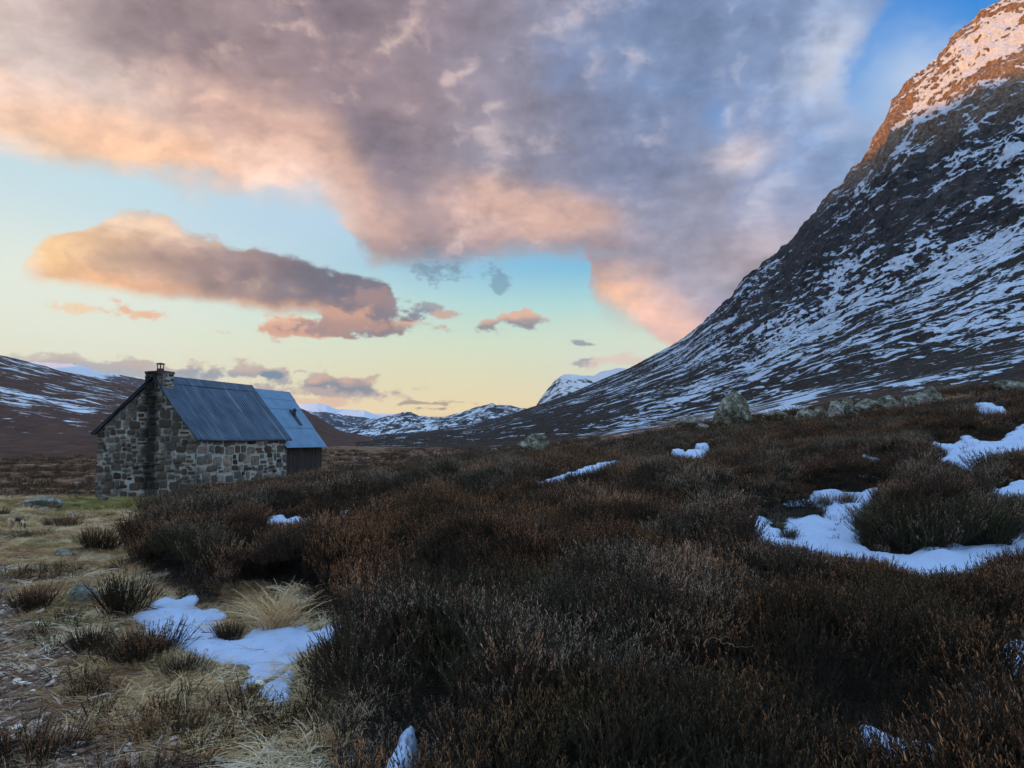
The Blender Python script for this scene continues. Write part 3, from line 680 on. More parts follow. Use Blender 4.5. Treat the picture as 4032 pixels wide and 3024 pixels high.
def rubble(mb, w0, w1, z0, z1, top, place, nrm, seed, big=1.0, core=True):
    """stones laid in rough courses on a wall face. place(w, z, out) -> point"""
    R = random.Random(seed); z = z0; row = 0
    while z < z1:
        h = R.uniform(.17, .42)*big; w = w0 - R.uniform(0, .2); h *= 1.0
        while w < w1:
            lw = R.uniform(.22, .62)*big
            cells = [(w, z, lw, h)]
            if R.random() < .4: cells = [(w, z, lw, h*.5), (w, z+h*.5, lw*R.uniform(.5, .9), h*.5)]
            for (a, b, cw, ch) in cells:
                cx, cz = a+cw/2+R.uniform(-.03, .03), b+ch/2+R.uniform(-.04, .04); gap = R.choice((.004, .010, .018, .032))
                n = R.randint(7, 9); poly = []
                ph = R.uniform(0, 6)
                for k in range(n):
                    q = 2*math.pi*k/n + ph*.3; cq, sq = math.cos(q), math.sin(q); e_ = R.uniform(.30, .55)
                    px = (cw/2-gap)*math.copysign(abs(cq)**e_, cq)*R.uniform(.80, 1.06); pz = (ch/2-gap)*math.copysign(abs(sq)**e_, sq)*R.uniform(.78, 1.08)
                    poly.append((cx+px, cz+pz+.05*math.sin(cx*3)))
                poly = clip_poly(poly, lambda p: p[0]-w0); poly = clip_poly(poly, lambda p: w1-p[0]) if poly else poly
                poly = clip_poly(poly, lambda p: top(p[0])-p[1]) if poly else poly
                if len(poly) < 4: continue
                out = R.uniform(.02, .055); tone = R.choice((.05, .2, .3, .35, .45, .55, .6, .7, .8, .95)) + R.uniform(-.05, .05)
                mx = sum(p[0] for p in poly)/len(poly); mz = sum(p[1] for p in poly)/len(poly)
                v = [place(p[0], p[1], -.01) for p in poly] + [place(mx+(p[0]-mx)*.93, mz+(p[1]-mz)*.93, out*.8) for p in poly] + [place(mx+(p[0]-mx)*.6, mz+(p[1]-mz)*.6, out) for p in poly] + [place(mx, mz, out*1.05)]
                m = len(poly); f = []
                for k in range(m):
                    k2 = (k+1) % m
                    f += [(k, k2, m+k2, m+k), (m+k, m+k2, 2*m+k2, 2*m+k), (2*m+k, 2*m+k2, 3*m)]
                mb.add(v, f, max(0, min(1, tone)))
            w += lw
        z += h; row += 1
T_ = .5
# gable wall facing the viewer (thick), its stones in one mesh
mb = MB()
prof = [(WL, ZB-1.2), (WR, ZB-1.2), (WR, roofz(WR)-.06), (0, ZR-.08), (WL, roofz(WL)-.06)]
mb.add([L(0, v, z) for v, z in prof]+[L(T_, v, z) for v, z in prof], [(0, 1, 2, 3, 4), (9, 8, 7, 6, 5)]+[(i, i+5, (i+1) % 5+5, (i+1) % 5) for i in range(5)], -1)
rubble(mb, WL, WR, ZB-.6, ZR, lambda v: roofz(v)-.10, lambda w, z, o: L(-o, w, z), None, 11, .95)
mb.build('gable_wall', M_stone, hut, False)
mb = MB()
mb.box(L(T_+.002, WR-.5, ZB-1.2), (0.5, 0, 0), (0, LEN-2*T_-.1, 0), (0, 0, roofz(WR)-.07-ZB+1.2), -1)
rubble(mb, 0.03, LEN-.12, ZB-.3, roofz(WR)-.1, lambda v: roofz(WR)-.09, lambda w, z, o: L(w, WR+o, z), None, 5, 1.05)
mb.build('side_wall', M_stone, hut, False)
mb = MB(); mb.box(L(T_+.002, WL, ZB-1.2), (0.5, 0, 0), (0, LEN-2*T_-.1, 0), (0, 0, roofz(WL)-.07-ZB+1.2), -1)
rubble(mb, 0.03, LEN-.12, ZB-.3, roofz(WL)-.1, lambda v: roofz(WL)-.09, lambda w, z, o: L(w, WL-o, z), None, 6, 1.1)
mb.build('side_wall', M_stone, hut, False)
mb = MB(); mb.add([L(LEN-.1-T_, v, z) for v, z in prof]+[L(LEN-.1, v, z) for v, z in prof], [(0, 1, 2, 3, 4), (9, 8, 7, 6, 5)]+[(i, i+5, (i+1) % 5+5, (i+1) % 5) for i in range(5)], -1)
mb.build('gable_wall', M_stone, hut)

def metal_fn(c1, c2, rough=.42, stripes=1.0):
    def fn(N):
        to = S(N, N.node('ShaderNodeTexCoord').outputs['Object']); X, Y, Z = N.sep(to)
        n = N.noise(to, 1.6, 5, .6); n2 = N.noise(N.comb(Y*5.0, X*.35, 0.0), 1.0, 5, .75); n3 = N.noise(to, 40, 3, .6)
        c = N.mix(N.smooth(n, .35, .65), lin(*c1), lin(*c2)); c = N.mix(N.smooth(n2, .50, .70)*.65*stripes, c, lin(138, 150, 166))
        c = N.mix(N.smooth(n3*.5+n*.5, .56, .66)*.35*stripes, c, lin(104, 80, 62))
        return dict(color=c, metal=.35, rough=N.math('MULTIPLY_ADD', n2, .25, rough-.1), spec=.5, normal=N.bump(n2, .15, .02))
    return fn
M_roof = material('weathered_corrugated_iron', metal_fn((44, 58, 76), (62, 80, 100)))
M_roof2 = material('light_blue_grey_sheet', metal_fn((92, 128, 158), (108, 144, 172), .38, .4))
M_dark = material('dark_timber', lambda N: dict(color=N.ramp(N.noise(N.vmath('MULTIPLY', S(N, N.node('ShaderNodeTexCoord').outputs['Object']), (9, 9, .7)), 1, 5, .7), [(.3, lin(30, 27, 26)), (.7, lin(64, 56, 52))]), rough=.85))
M_lead = material('dull_dark_metal', lambda N: dict(color=N.ramp(N.noise(None, 12, 3, .6), [(.3, lin(34, 36, 40)), (.7, lin(66, 68, 72))]), rough=.55, metal=.4))
def roof_sheet(name, u0, u1, side, mat, zoff=0.0, bend=None, wave=.15, amp=.018, over=0.0, fn=None):
    n = int((u1-u0)/wave*8); ms = 10; vs = []; nr = 11
    ve = BR+over if side > 0 else -(BL+over)
    for i in range(n+1):
        u = u0+(u1-u0)*i/n; w_ = amp*math.cos(2*math.pi*(u-u0)/wave)
        for k in range(nr):
            v = ve*k/(nr-1)*1.0 + (.0 if k else 0); z = fn(v) + zoff + w_ + .012*math.sin(u*1.3+k*.8)
            vs.append(L(u, v, z))
    top = np.array(vs); bot = top.copy(); bot[:, 2] -= .03
    f = grid_faces(n+1, nr); off = len(top)
    F = [tuple(q) for q in f] + [tuple(q[::-1]+off) for q in f]
    for k in range(nr-1): F += [(k, k+1, off+k+1, off+k), (n*nr+k+1, n*nr+k, off+n*nr+k, off+n*nr+k+1)]
    for i in range(n): F += [(i*nr+nr-1, (i+1)*nr+nr-1, off+(i+1)*nr+nr-1, off+i*nr+nr-1), ((i+1)*nr, i*nr, off+i*nr, off+(i+1)*nr)]
    m = MB(); m.add(np.concatenate([top, bot]), F); return m.build(name, mat, hut, True)
roof_sheet('roof_panel', -.16, LEN+.08, 1, M_roof, .02, fn=roofz)
roof_sheet('roof_panel', -.16, LEN+.08, -1, M_roof, .02, fn=roofz)
m = MB()   # ridge cap, starts behind the chimney
sl_ = [(-.26, roofz(-.26)+.055), (0, ZR+.085), (.24, roofz(.24)+.055)]
a = [L(.52, v, z) for v, z in sl_]+[L(.52, v, z-.02) for v, z in sl_[::-1]]; b = [L(LEN+.07, v, z) for v, z in sl_]+[L(LEN+.07, v, z-.02) for v, z in sl_[::-1]]
m.add(a+b, [(0, 1, 2, 3, 4, 5), (11, 10, 9, 8, 7, 6)]+[(i, i+6, (i+1) % 6+6, (i+1) % 6) for i in range(6)]); m.build('ridge_cap', M_roof, hut)
for s_, vend in ((1, BR), (-1, -BL)):   # barge boards on the gable edge
    m = MB(); v0 = .30*s_; 
    zt = lambda v: roofz(v)-.015
    m.add([L(-.12, v0, zt(v0)-.055), L(-.12, vend*.985, zt(vend*.985)-.055), L(-.12, vend*.985, zt(vend*.985)), L(-.12, v0, zt(v0)), L(-.085, v0, zt(v0)-.055), L(-.085, vend*.985, zt(vend*.985)-.055), L(-.085, vend*.985, zt(vend*.985)), L(-.085, v0, zt(v0))],
          [(0, 1, 2, 3), (7, 6, 5, 4), (0, 4, 5, 1), (1, 5, 6, 2), (2, 6, 7, 3), (3, 7, 4, 0)])
    m.build('barge_board', M_roof, hut)
# chimney
CZ = pt(600, 1462, 28.0)[2]
m = MB(); m.box(L(-.06, -.41, ZR-.75), (.82, 0, 0), (0, .55, 0), (0, 0, CZ-ZR+.75-.09), -1)
rubble(m, -.41, .41, ZR-.62, CZ-.1, lambda v: CZ-.1, lambda w, z, o: L(-.06-o, w, z), None, 3, .75)
rubble(m, -.06, .49, ZR-.4, CZ-.1, lambda v: CZ-.1, lambda w, z, o: L(w, .41+o, z), None, 4, .75)
ch = m.build('chimney', M_stone, hut)
m = MB()
def frustum(m, z0, z1, g0, g1, c=.35):
    q = lambda z, g: [L(-.06-g, -.41-g, z), L(-.06-g, .41+g, z), L(.49+g, .41+g, z), L(.49+g, -.41-g, z)]
    m.add(q(z0, g0)+q(z1, g1), [(3, 2, 1, 0), (4, 5, 6, 7), (0, 1, 5, 4), (1, 2, 6, 5), (2, 3, 7, 6), (3, 0, 4, 7)], c)
frustum(m, CZ-.088, CZ-.0, .02, .025, .7); frustum(m, CZ+.001, CZ+.035, .03, -.16, .2)
m.build('chimney_cap', M_stone, ch)
cx_, cy_ = .02, .215
m = MB(); m.tube([L(cy_, cx_, CZ+.03), L(cy_, cx_, CZ+.12)], [.135, .125], 14); pot = m.build('chimney_pot', M_lead, hut)
for k in range(6):
    m = MB(); q = k*math.pi/3+.3; m.tube([L(cy_+.12*math.sin(q), cx_+.12*math.cos(q), CZ+.1), L(cy_+.12*math.sin(q), cx_+.12*math.cos(q), CZ+.29)], .013, 5)
    m.build('cowl_bar', M_lead, pot)
m = MB(); m.tube([L(cy_, cx_, CZ+.28), L(cy_, cx_, CZ+.30), L(cy_, cx_, CZ+.33), L(cy_, cx_, CZ+.345)], [.16, .165, .11, .02], 14); m.build('cowl_lid', M_lead, pot)
# annex at the far end
def rz2(v): return (2.27 + (-.26-2.27)*(v/2.09)) if v >= 0 else 2.27+v*(-(-.1-2.27)/2.6)*1.0
def rz2(v):
    return 2.27 - v*(2.53/2.09) if v >= 0 else 2.27 + v*(2.2/2.7)
n0 = MB(); vs = []
def flat_roof(name, u0, u1, ve):
    m = MB(); seams = np.linspace(u0, u1, 9); rows = np.linspace(0, 1, 4)
    for i in range(8):
        for k in range(3):
            a0, a1 = seams[i], seams[i+1]-.004; b0, b1 = rows[k]*ve, rows[k+1]*ve
            lift = .012*(2-k) + .002*(i % 2)
            p = [L(a0, b0, rz2(b0)+lift+.0), L(a1, b0, rz2(b0)+lift), L(a1, b1*1.012, rz2(b1*1.012)+lift+.014), L(a0, b1*1.012, rz2(b1*1.012)+lift+.014)]
            q = [(x, y, z-.022) for x, y, z in p]
            m.add(p+q, [(0, 1, 2, 3), (7, 6, 5, 4), (0, 4, 5, 1), (1, 5, 6, 2), (2, 6, 7, 3), (3, 7, 4, 0)])
            for j in range(6):
                t = a0 + (a1-a0)*(j+.5)/6; vv = b1*.975
                c_ = np.array(L(t, vv, rz2(vv)+lift+.012)); m.add([c_+(-.014, 0, .0), c_+(0, -.014, 0), c_+(.014, 0, 0), c_+(0, .014, 0), c_+(0, 0, .016)], [(0, 1, 4), (1, 2, 4), (2, 3, 4), (3, 0, 4)])
    return m.build(name, M_roof2, hut)
flat_roof('annex_roof', LEN-.35, ANX+.12, 2.13); flat_roof('annex_roof', LEN-.35, ANX+.12, -2.6)
m = MB(); sl2 = [(-.2, rz2(-.2)+.05), (0, 2.27+.07), (.34, rz2(.34)+.05)]
a = [L(LEN+.1, v, z) for v, z in sl2]+[L(LEN+.1, v, z-.02) for v, z in sl2[::-1]]; b = [L(ANX+.13, v, z) for v, z in sl2]+[L(ANX+.13, v, z-.02) for v, z in sl2[::-1]]
m.add(a+b, [(0, 1, 2, 3, 4, 5), (11, 10, 9, 8, 7, 6)]+[(i, i+6, (i+1) % 6+6, (i+1) % 6) for i in range(6)]); m.build('annex_ridge_cap', M_roof2, hut)
m = MB(); R = random.Random(2)
u = LEN-.08
while u < ANX-.05:
    w = R.uniform(.11, .15); z1 = rz2(1.93)-.06; o = R.uniform(0, .022)
    m.box(L(u, 1.86, ZB-1.6), (.07+o, 0, 0), (0, w-.012, 0), (0, 0, z1-ZB+1.6)); u += w
m.build('annex_wall', M_dark, hut)
m = MB(); v = -2.4
while v < 1.84:
    w = .14; z1 = rz2(v+.07)-.16; m.box(L(ANX-.1, v, ZB-1.6), (w-.01, 0, 0), (0, .05, 0), (0, 0, max(.5, z1-ZB+1.6))); v += w
m.build('annex_wall', M_dark, hut)
m = MB(); m.box(L(LEN-.3, 1.94, rz2(2.05)-.085), (.035, 0, 0), (0, ANX-LEN+.38, 0), (0, 0, .07)); m.build('fascia_board', material('pale_board', lambda N: dict(color=lin(126, 132, 138), rough=.7)), hut)
# flue through the annex roof
fu, fv_ = 7.72, .98
m = MB(); b0 = np.array(L(fu, fv_, rz2(fv_)))
m.tube([b0+(0, 0, -.05), b0+(0, 0, .30)], .06, 10); m.tube([b0+(0, 0, .29), b0+(0, 0, .33), b0+(0, 0, .40)], [.085, .085, .05], 10)
m.build('flue_pipe', M_lead, hut)
m = MB(); s0, s1 = fv_-.20, fv_+.36
m.add([L(fu-.13, s0, rz2(s0)+.09), L(fu+.13, s0, rz2(s0)+.09), L(fu+.13, s1, rz2(s1)+.06), L(fu-.13, s1, rz2(s1)+.06), L(fu-.13, s0, rz2(s0)), L(fu+.13, s0, rz2(s0)), L(fu+.13, s1, rz2(s1)), L(fu-.13, s1, rz2(s1))],
      [(0, 1, 2, 3), (0, 4, 5, 1), (1, 5, 6, 2), (2, 6, 7, 3), (3, 7, 4, 0)]); m.build('flue_flashing', M_lead, hut)
# ================================================================ snow lying on the moor
def snow_fn(N):
    P = S(N, N.node('ShaderNodeNewGeometry').outputs['Position'])
    n = N.noise(P, 5, 5, .6); n2 = N.noise(P, 45, 4, .7); n3 = N.noise(P, 16, 5, .7)
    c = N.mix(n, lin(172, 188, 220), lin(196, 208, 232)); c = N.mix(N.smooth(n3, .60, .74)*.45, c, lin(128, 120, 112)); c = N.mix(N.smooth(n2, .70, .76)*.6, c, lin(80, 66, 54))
    return dict(color=c, rough=.65, spec=.25, normal=N.bump(n*.8 + n3*.7 + n2*.3, .6, .05))
M_snow = material('old_snow', snow_fn)
SNOWS = []
def snow_patch(poly, label, thick=.035, lift=0.0, near=0.0, lump=.03, group='snow patches lying in the heather', wob=.05):
    w = [unproject(*p, z_off=lift) for p in poly]
    w = [tuple(p*(1-near) if False else p) for p in w]
    A = np.array(w); u = A[:, 0]/A[:, 1]; D0, D1 = A[:, 1].min()*.96, A[:, 1].max()*1.05
    # enough samples for the size of the patch in the picture
    nu = int(min(320, max(40, (u.max()-u.min())*F_PX/3.2))); nd = int(min(260, max(40, math.log(D1/D0)*F_PX*1.6/max(3.0, D0))))
    uu = np.linspace(u.min()-.02, u.max()+.02, nu); dd = np.exp(np.linspace(math.log(D0), math.log(D1), nd))
    Ug, Dg = np.meshgrid(uu, dd); X = Ug*Dg; Y = Dg
    Dm = A[:, 1].mean(); k = Dm/5
    d = dist_poly(X, Y, w)*np.where(in_poly(X, Y, w), 1, -1) + (fbm(X*4/k**.5, Y*3/k**.5, 3, 3)*wob + fbm(X*16/k**.7, Y*12/k**.7, 5, 3)*.030)*k
    base = H(X, Y) + lift
    prof = np.where(d > 0, thick*(.35+.65*np.sqrt(np.clip(d/(.30*k), 0, 1)))*sstep(0, .02*k, d), np.maximum(-.5, d*1.2) - lift*sstep(0, .05, -d))
    z = base + prof*(.6 if lift > .2 else 1) + (lump if lift < .2 else .006)*fbm(X*2.2, Y*2.2, 7, 3)*sstep(0, .2*k, d)*1.6
    ok = d > -.10*k; f = grid_faces(nd, nu); f = f[ok.ravel()[f].any(1)]
    V = np.stack([X, Y, z], -1).reshape(-1, 3); used = np.unique(f); mp = -np.ones(len(V), int); mp[used] = np.arange(len(used))
    c = V[used].mean(0); me = np_mesh('snow_patch', V[used]-c, mp[f])
    o = link('snow_patch', me, M_snow); o.location = c
    tag(o, label, 'snow patch', group); SNOWS.append((w, lift, 'bottom right' in label)); return o
c3 = lambda P: [(x/1.3825, 2300+y/1.3825) for x, y in P]
c6 = lambda P: [(2700+x/1.659, 1400+y/1.659) for x, y in P]
c5 = lambda P: [(2000+x/1.7015, 1400+y/1.7015) for x, y in P]
c8 = lambda P: [(1600+x/.9095, 2100+y/.9095) for x, y in P]
fvp = lambda P: [(x*4032/2212, y*4032/2212) for x, y in P]
snow_patch(c3([(720, 205), (790, 150), (850, 95), (910, 75), (985, 95), (1035, 70), (1080, 80), (1055, 130), (1120, 150), (1190, 145), (1235, 170), (1205, 240), (1190, 300), (1230, 318), (1300, 318), (1340, 280), (1440, 240), (1510, 230), (1540, 250), (1640, 212), (1680, 235), (1685, 270), (1770, 235), (1870, 222), (1860, 290), (1800, 335), (1640, 395), (1600, 430), (1520, 480), (1430, 520), (1275, 605), (1330, 540), (1370, 500), (1330, 465), (1200, 430), (1060, 400), (1045, 370), (960, 350), (930, 345), (860, 280), (780, 240)]),
           'large smooth snow patch beside the mossy path in the left foreground', .035, wob=.05)
snow_patch(c3([(1395, 600), (1470, 555), (1590, 470), (1602, 520), (1565, 590), (1565, 640), (1530, 668), (1460, 658), (1440, 628)]), 'short tongue of snow just below the large left foreground patch', .05, wob=.02)
snow_patch(c6([(380, 1055), (450, 1050), (520, 1070), (570, 1130), (640, 1175), (665, 1055), (780, 1065), (890, 1062), (890, 1000), (640, 975), (700, 950), (800, 955), (830, 895), (1000, 890), (1140, 905), (1200, 882), (1355, 880), (1300, 930), (1200, 965), (1110, 1070), (1100, 1150), (1130, 1235), (1240, 1285), (1450, 1312), (1560, 1270), (1680, 1270), (1740, 1235), (1850, 1262), (1960, 1250), (2100, 1250), (2210, 1160), (2600, 1060), (2600, 1330), (2210, 1310), (2000, 1385), (1850, 1455), (1500, 1460), (1300, 1380), (1000, 1340), (700, 1275), (530, 1275), (420, 1230)]),
           'broad snow patch curving round the big round heather bush on the right', .05, wob=.05)
snow_patch(c6([(1575, 590), (1620, 572), (1750, 590), (1830, 522), (1920, 560), (2050, 572), (2130, 500), (2210, 440), (2700, 360), (2700, 660), (2210, 640), (2080, 670), (1950, 720), (1885, 800), (1850, 800), (1780, 750), (1600, 695), (1700, 660), (1690, 620)]), 'snow patch at the right edge above the round bush, below the dark heather rise', .08, wob=.03)
snow_patch(c5([(175, 850), (330, 812), (450, 780), (560, 735), (620, 722), (745, 708), (690, 740), (580, 788), (460, 800), (350, 840), (200, 868)]), 'long thin line of snow across the middle of the heather', .06, .32, wob=.02)
snow_patch(c5([(1180, 650), (1250, 628), (1315, 630), (1300, 655), (1245, 690), (1195, 685)]), 'small snow patch in the heather below the standing boulder', .05, .32, wob=.02)
snow_patch(c5([(1262, 583), (1338, 588), (1325, 612), (1268, 608)]), 'tiny upper snow dab nearest below the standing boulder', .05, .32, wob=.02)
snow_patch(c5([(1105, 630), (1172, 630), (1165, 660), (1125, 668)]), 'tiny snow dab left of the small patch below the standing boulder', .05, .32, wob=.02)
snow_patch(fvp([(568, 1134), (584, 1118), (600, 1113), (612, 1117), (618, 1127), (640, 1115), (670, 1122), (652, 1136), (610, 1138)]), 'small snow patch alone in dark heather between hut and foreground', .04, .12, wob=.015)
snow_patch([(3395, 2862), (3440, 2868), (3500, 2900), (3560, 2915), (3660, 2930), (3640, 3024), (3560, 3060), (3500, 2990), (3430, 2930)], 'ragged snow patch in the bottom right corner heather', .02, .03, wob=.02)
snow_patch([(3950, 2545), (4050, 2525), (4200, 2560), (4150, 2700), (3965, 2655)], 'snow patch half hidden by heather at the right edge of the foreground', .02, .05, wob=.02)
snow_patch([(1490, 3100), (1530, 2995), (1568, 2935), (1588, 2885), (1618, 2856), (1622, 2880), (1602, 2925), (1616, 2955), (1584, 3005), (1572, 3100)], 'narrow strip of snow at the bottom beside the dark heather', .02, .12, wob=.015)
snow_patch(c6([(1165, 648), (1200, 665), (1258, 672), (1245, 695), (1190, 692)]), 'tiny snow scrap in heather left of the upper right snow patch', .04, .28, wob=.015)
snow_patch(c6([(1990, 875), (2060, 885), (2140, 835), (2215, 828), (2400, 820), (2400, 920), (2215, 920), (2060, 930)]), 'snow strip at the right edge just above the big round bush', .05, .2, wob=.02)
snow_patch(c6([(1895, 305), (1990, 310), (2085, 350), (2060, 368), (1950, 340)]), 'small snow streak high on the dark heather rise at far right', .05, .32, wob=.02)
snow_patch(fvp([(736, 1106), (755, 1102), (772, 1110), (750, 1116)]), 'tiny snow scrap right of the lone small patch in heather', .03, .26, wob=.01)
def snow_d(x, y):
    best = np.full(np.shape(x), -9.0)
    for w, lift, _ in SNOWS:
        a = np.array(w); m = (x > a[:, 0].min()-.6) & (x < a[:, 0].max()+.6) & (y > a[:, 1].min()-.6) & (y < a[:, 1].max()+.6)
        if m.any():
            d = dist_poly(x[m], y[m], w)*np.where(in_poly(x[m], y[m], w), 1, -1)
            best[m] = np.maximum(best[m], d)
    return best

def sight_limit(x, y, margin=.05):
    """where a patch lies in view behind a plant the plants there grow low (the snow has pressed them down)"""
    lim = np.full(len(x), 9.0); u = x/y
    for w, lift, rag in SNOWS:
        if rag: continue
        a = np.array(w); uu = a[:, 0]/a[:, 1]; m = np.where((u > uu.min()) & (u < uu.max()) & (y < a[:, 1].max()) & (y > a[:, 1].min()*.45))[0]
        if not len(m): continue
        us_ = np.linspace(uu.min(), uu.max(), 60); Ys = []
        for q in us_:
            best = 1e9
            for i in range(len(a)):
                u0, u1 = uu[i], uu[(i+1) % len(a)]
                if (u0-q)*(u1-q) <= 0 and u0 != u1:
                    t = (q-u0)/(u1-u0); best = min(best, a[i, 1]+(a[(i+1) % len(a), 1]-a[i, 1])*t)
            Ys.append(best if best < 1e8 else a[:, 1].min())
        Yn = np.interp(u[m], us_, Ys); zn = H(u[m]*Yn, Yn)+lift
        l = np.where(y[m] < Yn, zn/Yn*y[m] + margin*.7*(1+Yn/25), 9.0); lim[m] = np.minimum(lim[m], l)
    return lim
# ================================================================ heather and grass
def ribbon(V, F, T, p, d, L_, w, bend, seg, tone0, tone1, R):
    """thin bent blade"""
    d = d/np.linalg.norm(d); side = np.cross(d, [R.uniform(-1, 1), R.uniform(-1, 1), R.uniform(-.3, .3)]); side /= (np.linalg.norm(side)+1e-9)
    b = len(V)
    for i in range(seg+1):
        t = i/seg; q = p + d*L_*t + bend*t*t; ww = w*(1-.75*t)
        V.append(q-side*ww/2); V.append(q+side*ww/2); T += [tone0+(tone1-tone0)*t]*2
    for i in range(seg): F.append((b+2*i, b+2*i+1, b+2*i+3, b+2*i+2))
def heather_proto(seed, stems=26, shoots=15, r=.085, hmin=.16, hmax=.34):
    R = random.Random(seed); V, F, T = [], [], []
    for s_ in range(stems):
        q = R.uniform(0, 6.283); rr = r*math.sqrt(R.random()); p = np.array([rr*math.cos(q), rr*math.sin(q), -.03])
        tilt = R.uniform(.05, .65); d = np.array([math.cos(q)*tilt+R.gauss(0, .18), math.sin(q)*tilt+R.gauss(0, .18), 1.0]); d /= np.linalg.norm(d)
        L_ = R.uniform(hmin, hmax); bend = np.array([R.gauss(0, .02), R.gauss(0, .02), R.uniform(0, .05)])
        ribbon(V, F, T, p, d, L_, .006, bend, 2, 0, .45, R)
        flower = R.random() < .6
        for k in range(shoots):
            t = .30+.70*(k+R.random())/shoots; q0 = p + d*L_*t + bend*t*t
            a = R.uniform(0, 6.283); o = np.array([math.cos(a), math.sin(a), 0]); dd = d*1.0 + o*R.uniform(.35, 1.3)
            l = R.uniform(.014, .036)*(1.15-.3*t); tt = t
            ribbon(V, F, T, q0, dd, l, R.uniform(.0055, .0095), o*-.004+np.array([0, 0, .008]), 1, tt*.7, min(1, tt+.25) if flower else tt*.75, R)
    return np.array(V), np.array(F), np.array(T)
def grass_proto(seed, blades=46, r=.12, lmin=.05, lmax=.15, flat=.9, w=.004, seg=3):
    R = random.Random(seed); V, F, T = [], [], []; lean = R.uniform(0, 6.28)
    for s_ in range(blades):
        q = R.uniform(0, 6.283); rr = r*math.sqrt(R.random()); p = np.array([rr*math.cos(q), rr*math.sin(q), -.01])
        a = lean + R.gauss(0, .9); out = np.array([math.cos(a), math.sin(a), 0])
        d = out*R.uniform(.2, 1.0)*flat + np.array([0, 0, R.uniform(.3, 1.0)]); L_ = R.uniform(lmin, lmax)
        ribbon(V, F, T, p, d, L_, w*R.uniform(.7, 1.3), out*L_*.5 + np.array([0, 0, -L_*.45]), seg, R.uniform(0, .3), R.uniform(.5, 1), R)
    return np.array(V), np.array(F), np.array(T)
def proto_obj(name, data, mat):
    V, F, T = data; me = np_mesh(name, V, F, False); add_attr(me, 'tip', T); me.materials.append(mat)
    return bpy.data.objects.new(name, me)        # the shape a single clump takes; scattered below
def heather_fn(N, inst=True):
    P = S(N, N.node('ShaderNodeNewGeometry').outputs['Position'])
    tint = N.attr('tint', typ='INSTANCER') if inst else N.attr('tint')
    tip = N.attr('tip'); n = N.noise(P, 1.1, 4, .65); n2 = N.noise(P, .35, 2, .6); n3 = N.noise(P, 60, 2, .5)
    body = N.ramp(tint, [(0, lin(52, 47, 37)), (.3, lin(56, 48, 37)), (.55, lin(58, 48, 40)), (.8, lin(68, 56, 49)), (1, lin(64, 64, 44))])
    tips = N.ramp(tint, [(0, lin(134, 112, 72)), (.25, lin(156, 112, 80)), (.45, lin(204, 140, 92)), (.6, lin(172, 122, 86)), (.75, lin(216, 168, 128)), (.88, lin(204, 184, 170)), (.96, lin(170, 140, 118)), (1, lin(118, 124, 66))])
    c = N.mix(N.smooth(tip + (n-.5)*1.1 + (n3-.5)*.5, .68, 1.04), body, tips)
    c = N.mix(N.smooth(n2, .58, .70)*.35, c, lin(72, 70, 46))
    return dict(color=c, rough=.8, spec=.15)
M_heath = material('heather', heather_fn)
M_heathb = material('heather_bushes', lambda N: heather_fn(N, False))
def grass_fn(N, inst=True):
    P = S(N, N.node('ShaderNodeNewGeometry').outputs['Position'])
    tint = N.attr('tint', typ='INSTANCER') if inst else N.attr('tint'); tip = N.attr('tip')
    gr = N.noise(P, .8, 4, .6)
    c = N.ramp(tint, [(0, lin(128, 96, 70)), (.22, lin(190, 148, 104)), (.5, lin(232, 194, 142)), (.72, lin(250, 228, 194)), (.8, lin(168, 154, 88)), (1, lin(138, 134, 66))])
    c = N.mix(N.math('MULTIPLY', 1.0-tip, .22), c, lin(78, 62, 42))
    return dict(color=c, rough=.7, spec=.2)
M_grass = material('dry_grass', grass_fn); M_grassb = material('grass_tufts', lambda N: grass_fn(N, False))

def scatter(name, protos, pts, rot, scl, idx, tint, label=None):
    me = bpy.data.meshes.new(name); me.vertices.add(len(pts)); me.vertices.foreach_set('co', np.asarray(pts, np.float32).ravel())
    add_attr(me, 'rot', rot, 'FLOAT_VECTOR'); add_attr(me, 'scl', scl, 'FLOAT_VECTOR'); add_attr(me, 'tint', tint)
    a = me.attributes.new('idx', 'INT', 'POINT'); a.data.foreach_set('value', np.asarray(idx, np.int32))
    o = link(name, me); tag(o, kind='stuff')
    if label: o['label'] = label
    ng = bpy.data.node_groups.new(name+'_scatter', 'GeometryNodeTree')
    ng.interface.new_socket('Geometry', in_out='INPUT', socket_type='NodeSocketGeometry'); ng.interface.new_socket('Geometry', in_out='OUTPUT', socket_type='NodeSocketGeometry')
    gi = ng.nodes.new('NodeGroupInput'); go = ng.nodes.new('NodeGroupOutput'); iop = ng.nodes.new('GeometryNodeInstanceOnPoints'); jn = ng.nodes.new('GeometryNodeJoinGeometry')
    for p in reversed(protos):
        oi = ng.nodes.new('GeometryNodeObjectInfo'); oi.inputs[0].default_value = p; oi.inputs['As Instance'].default_value = True
        ng.links.new(oi.outputs['Geometry'], jn.inputs[0])
    def na(nm, t):
        x = ng.nodes.new('GeometryNodeInputNamedAttribute'); x.data_type = t; x.inputs[0].default_value = nm; return x.outputs[0]
    ng.links.new(gi.outputs[0], iop.inputs['Points']); ng.links.new(jn.outputs[0], iop.inputs['Instance']); iop.inputs['Pick Instance'].default_value = True
    ng.links.new(na('idx', 'INT'), iop.inputs['Instance Index'])
    e2r = ng.nodes.new('FunctionNodeEulerToRotation'); ng.links.new(na('rot', 'FLOAT_VECTOR'), e2r.inputs[0]); ng.links.new(e2r.outputs[0], iop.inputs['Rotation'])
    ng.links.new(na('scl', 'FLOAT_VECTOR'), iop.inputs['Scale']); ng.links.new(iop.outputs[0], go.inputs[0])
    md_ = o.modifiers.new('scatter', 'NODES'); md_.node_group = ng
    return o
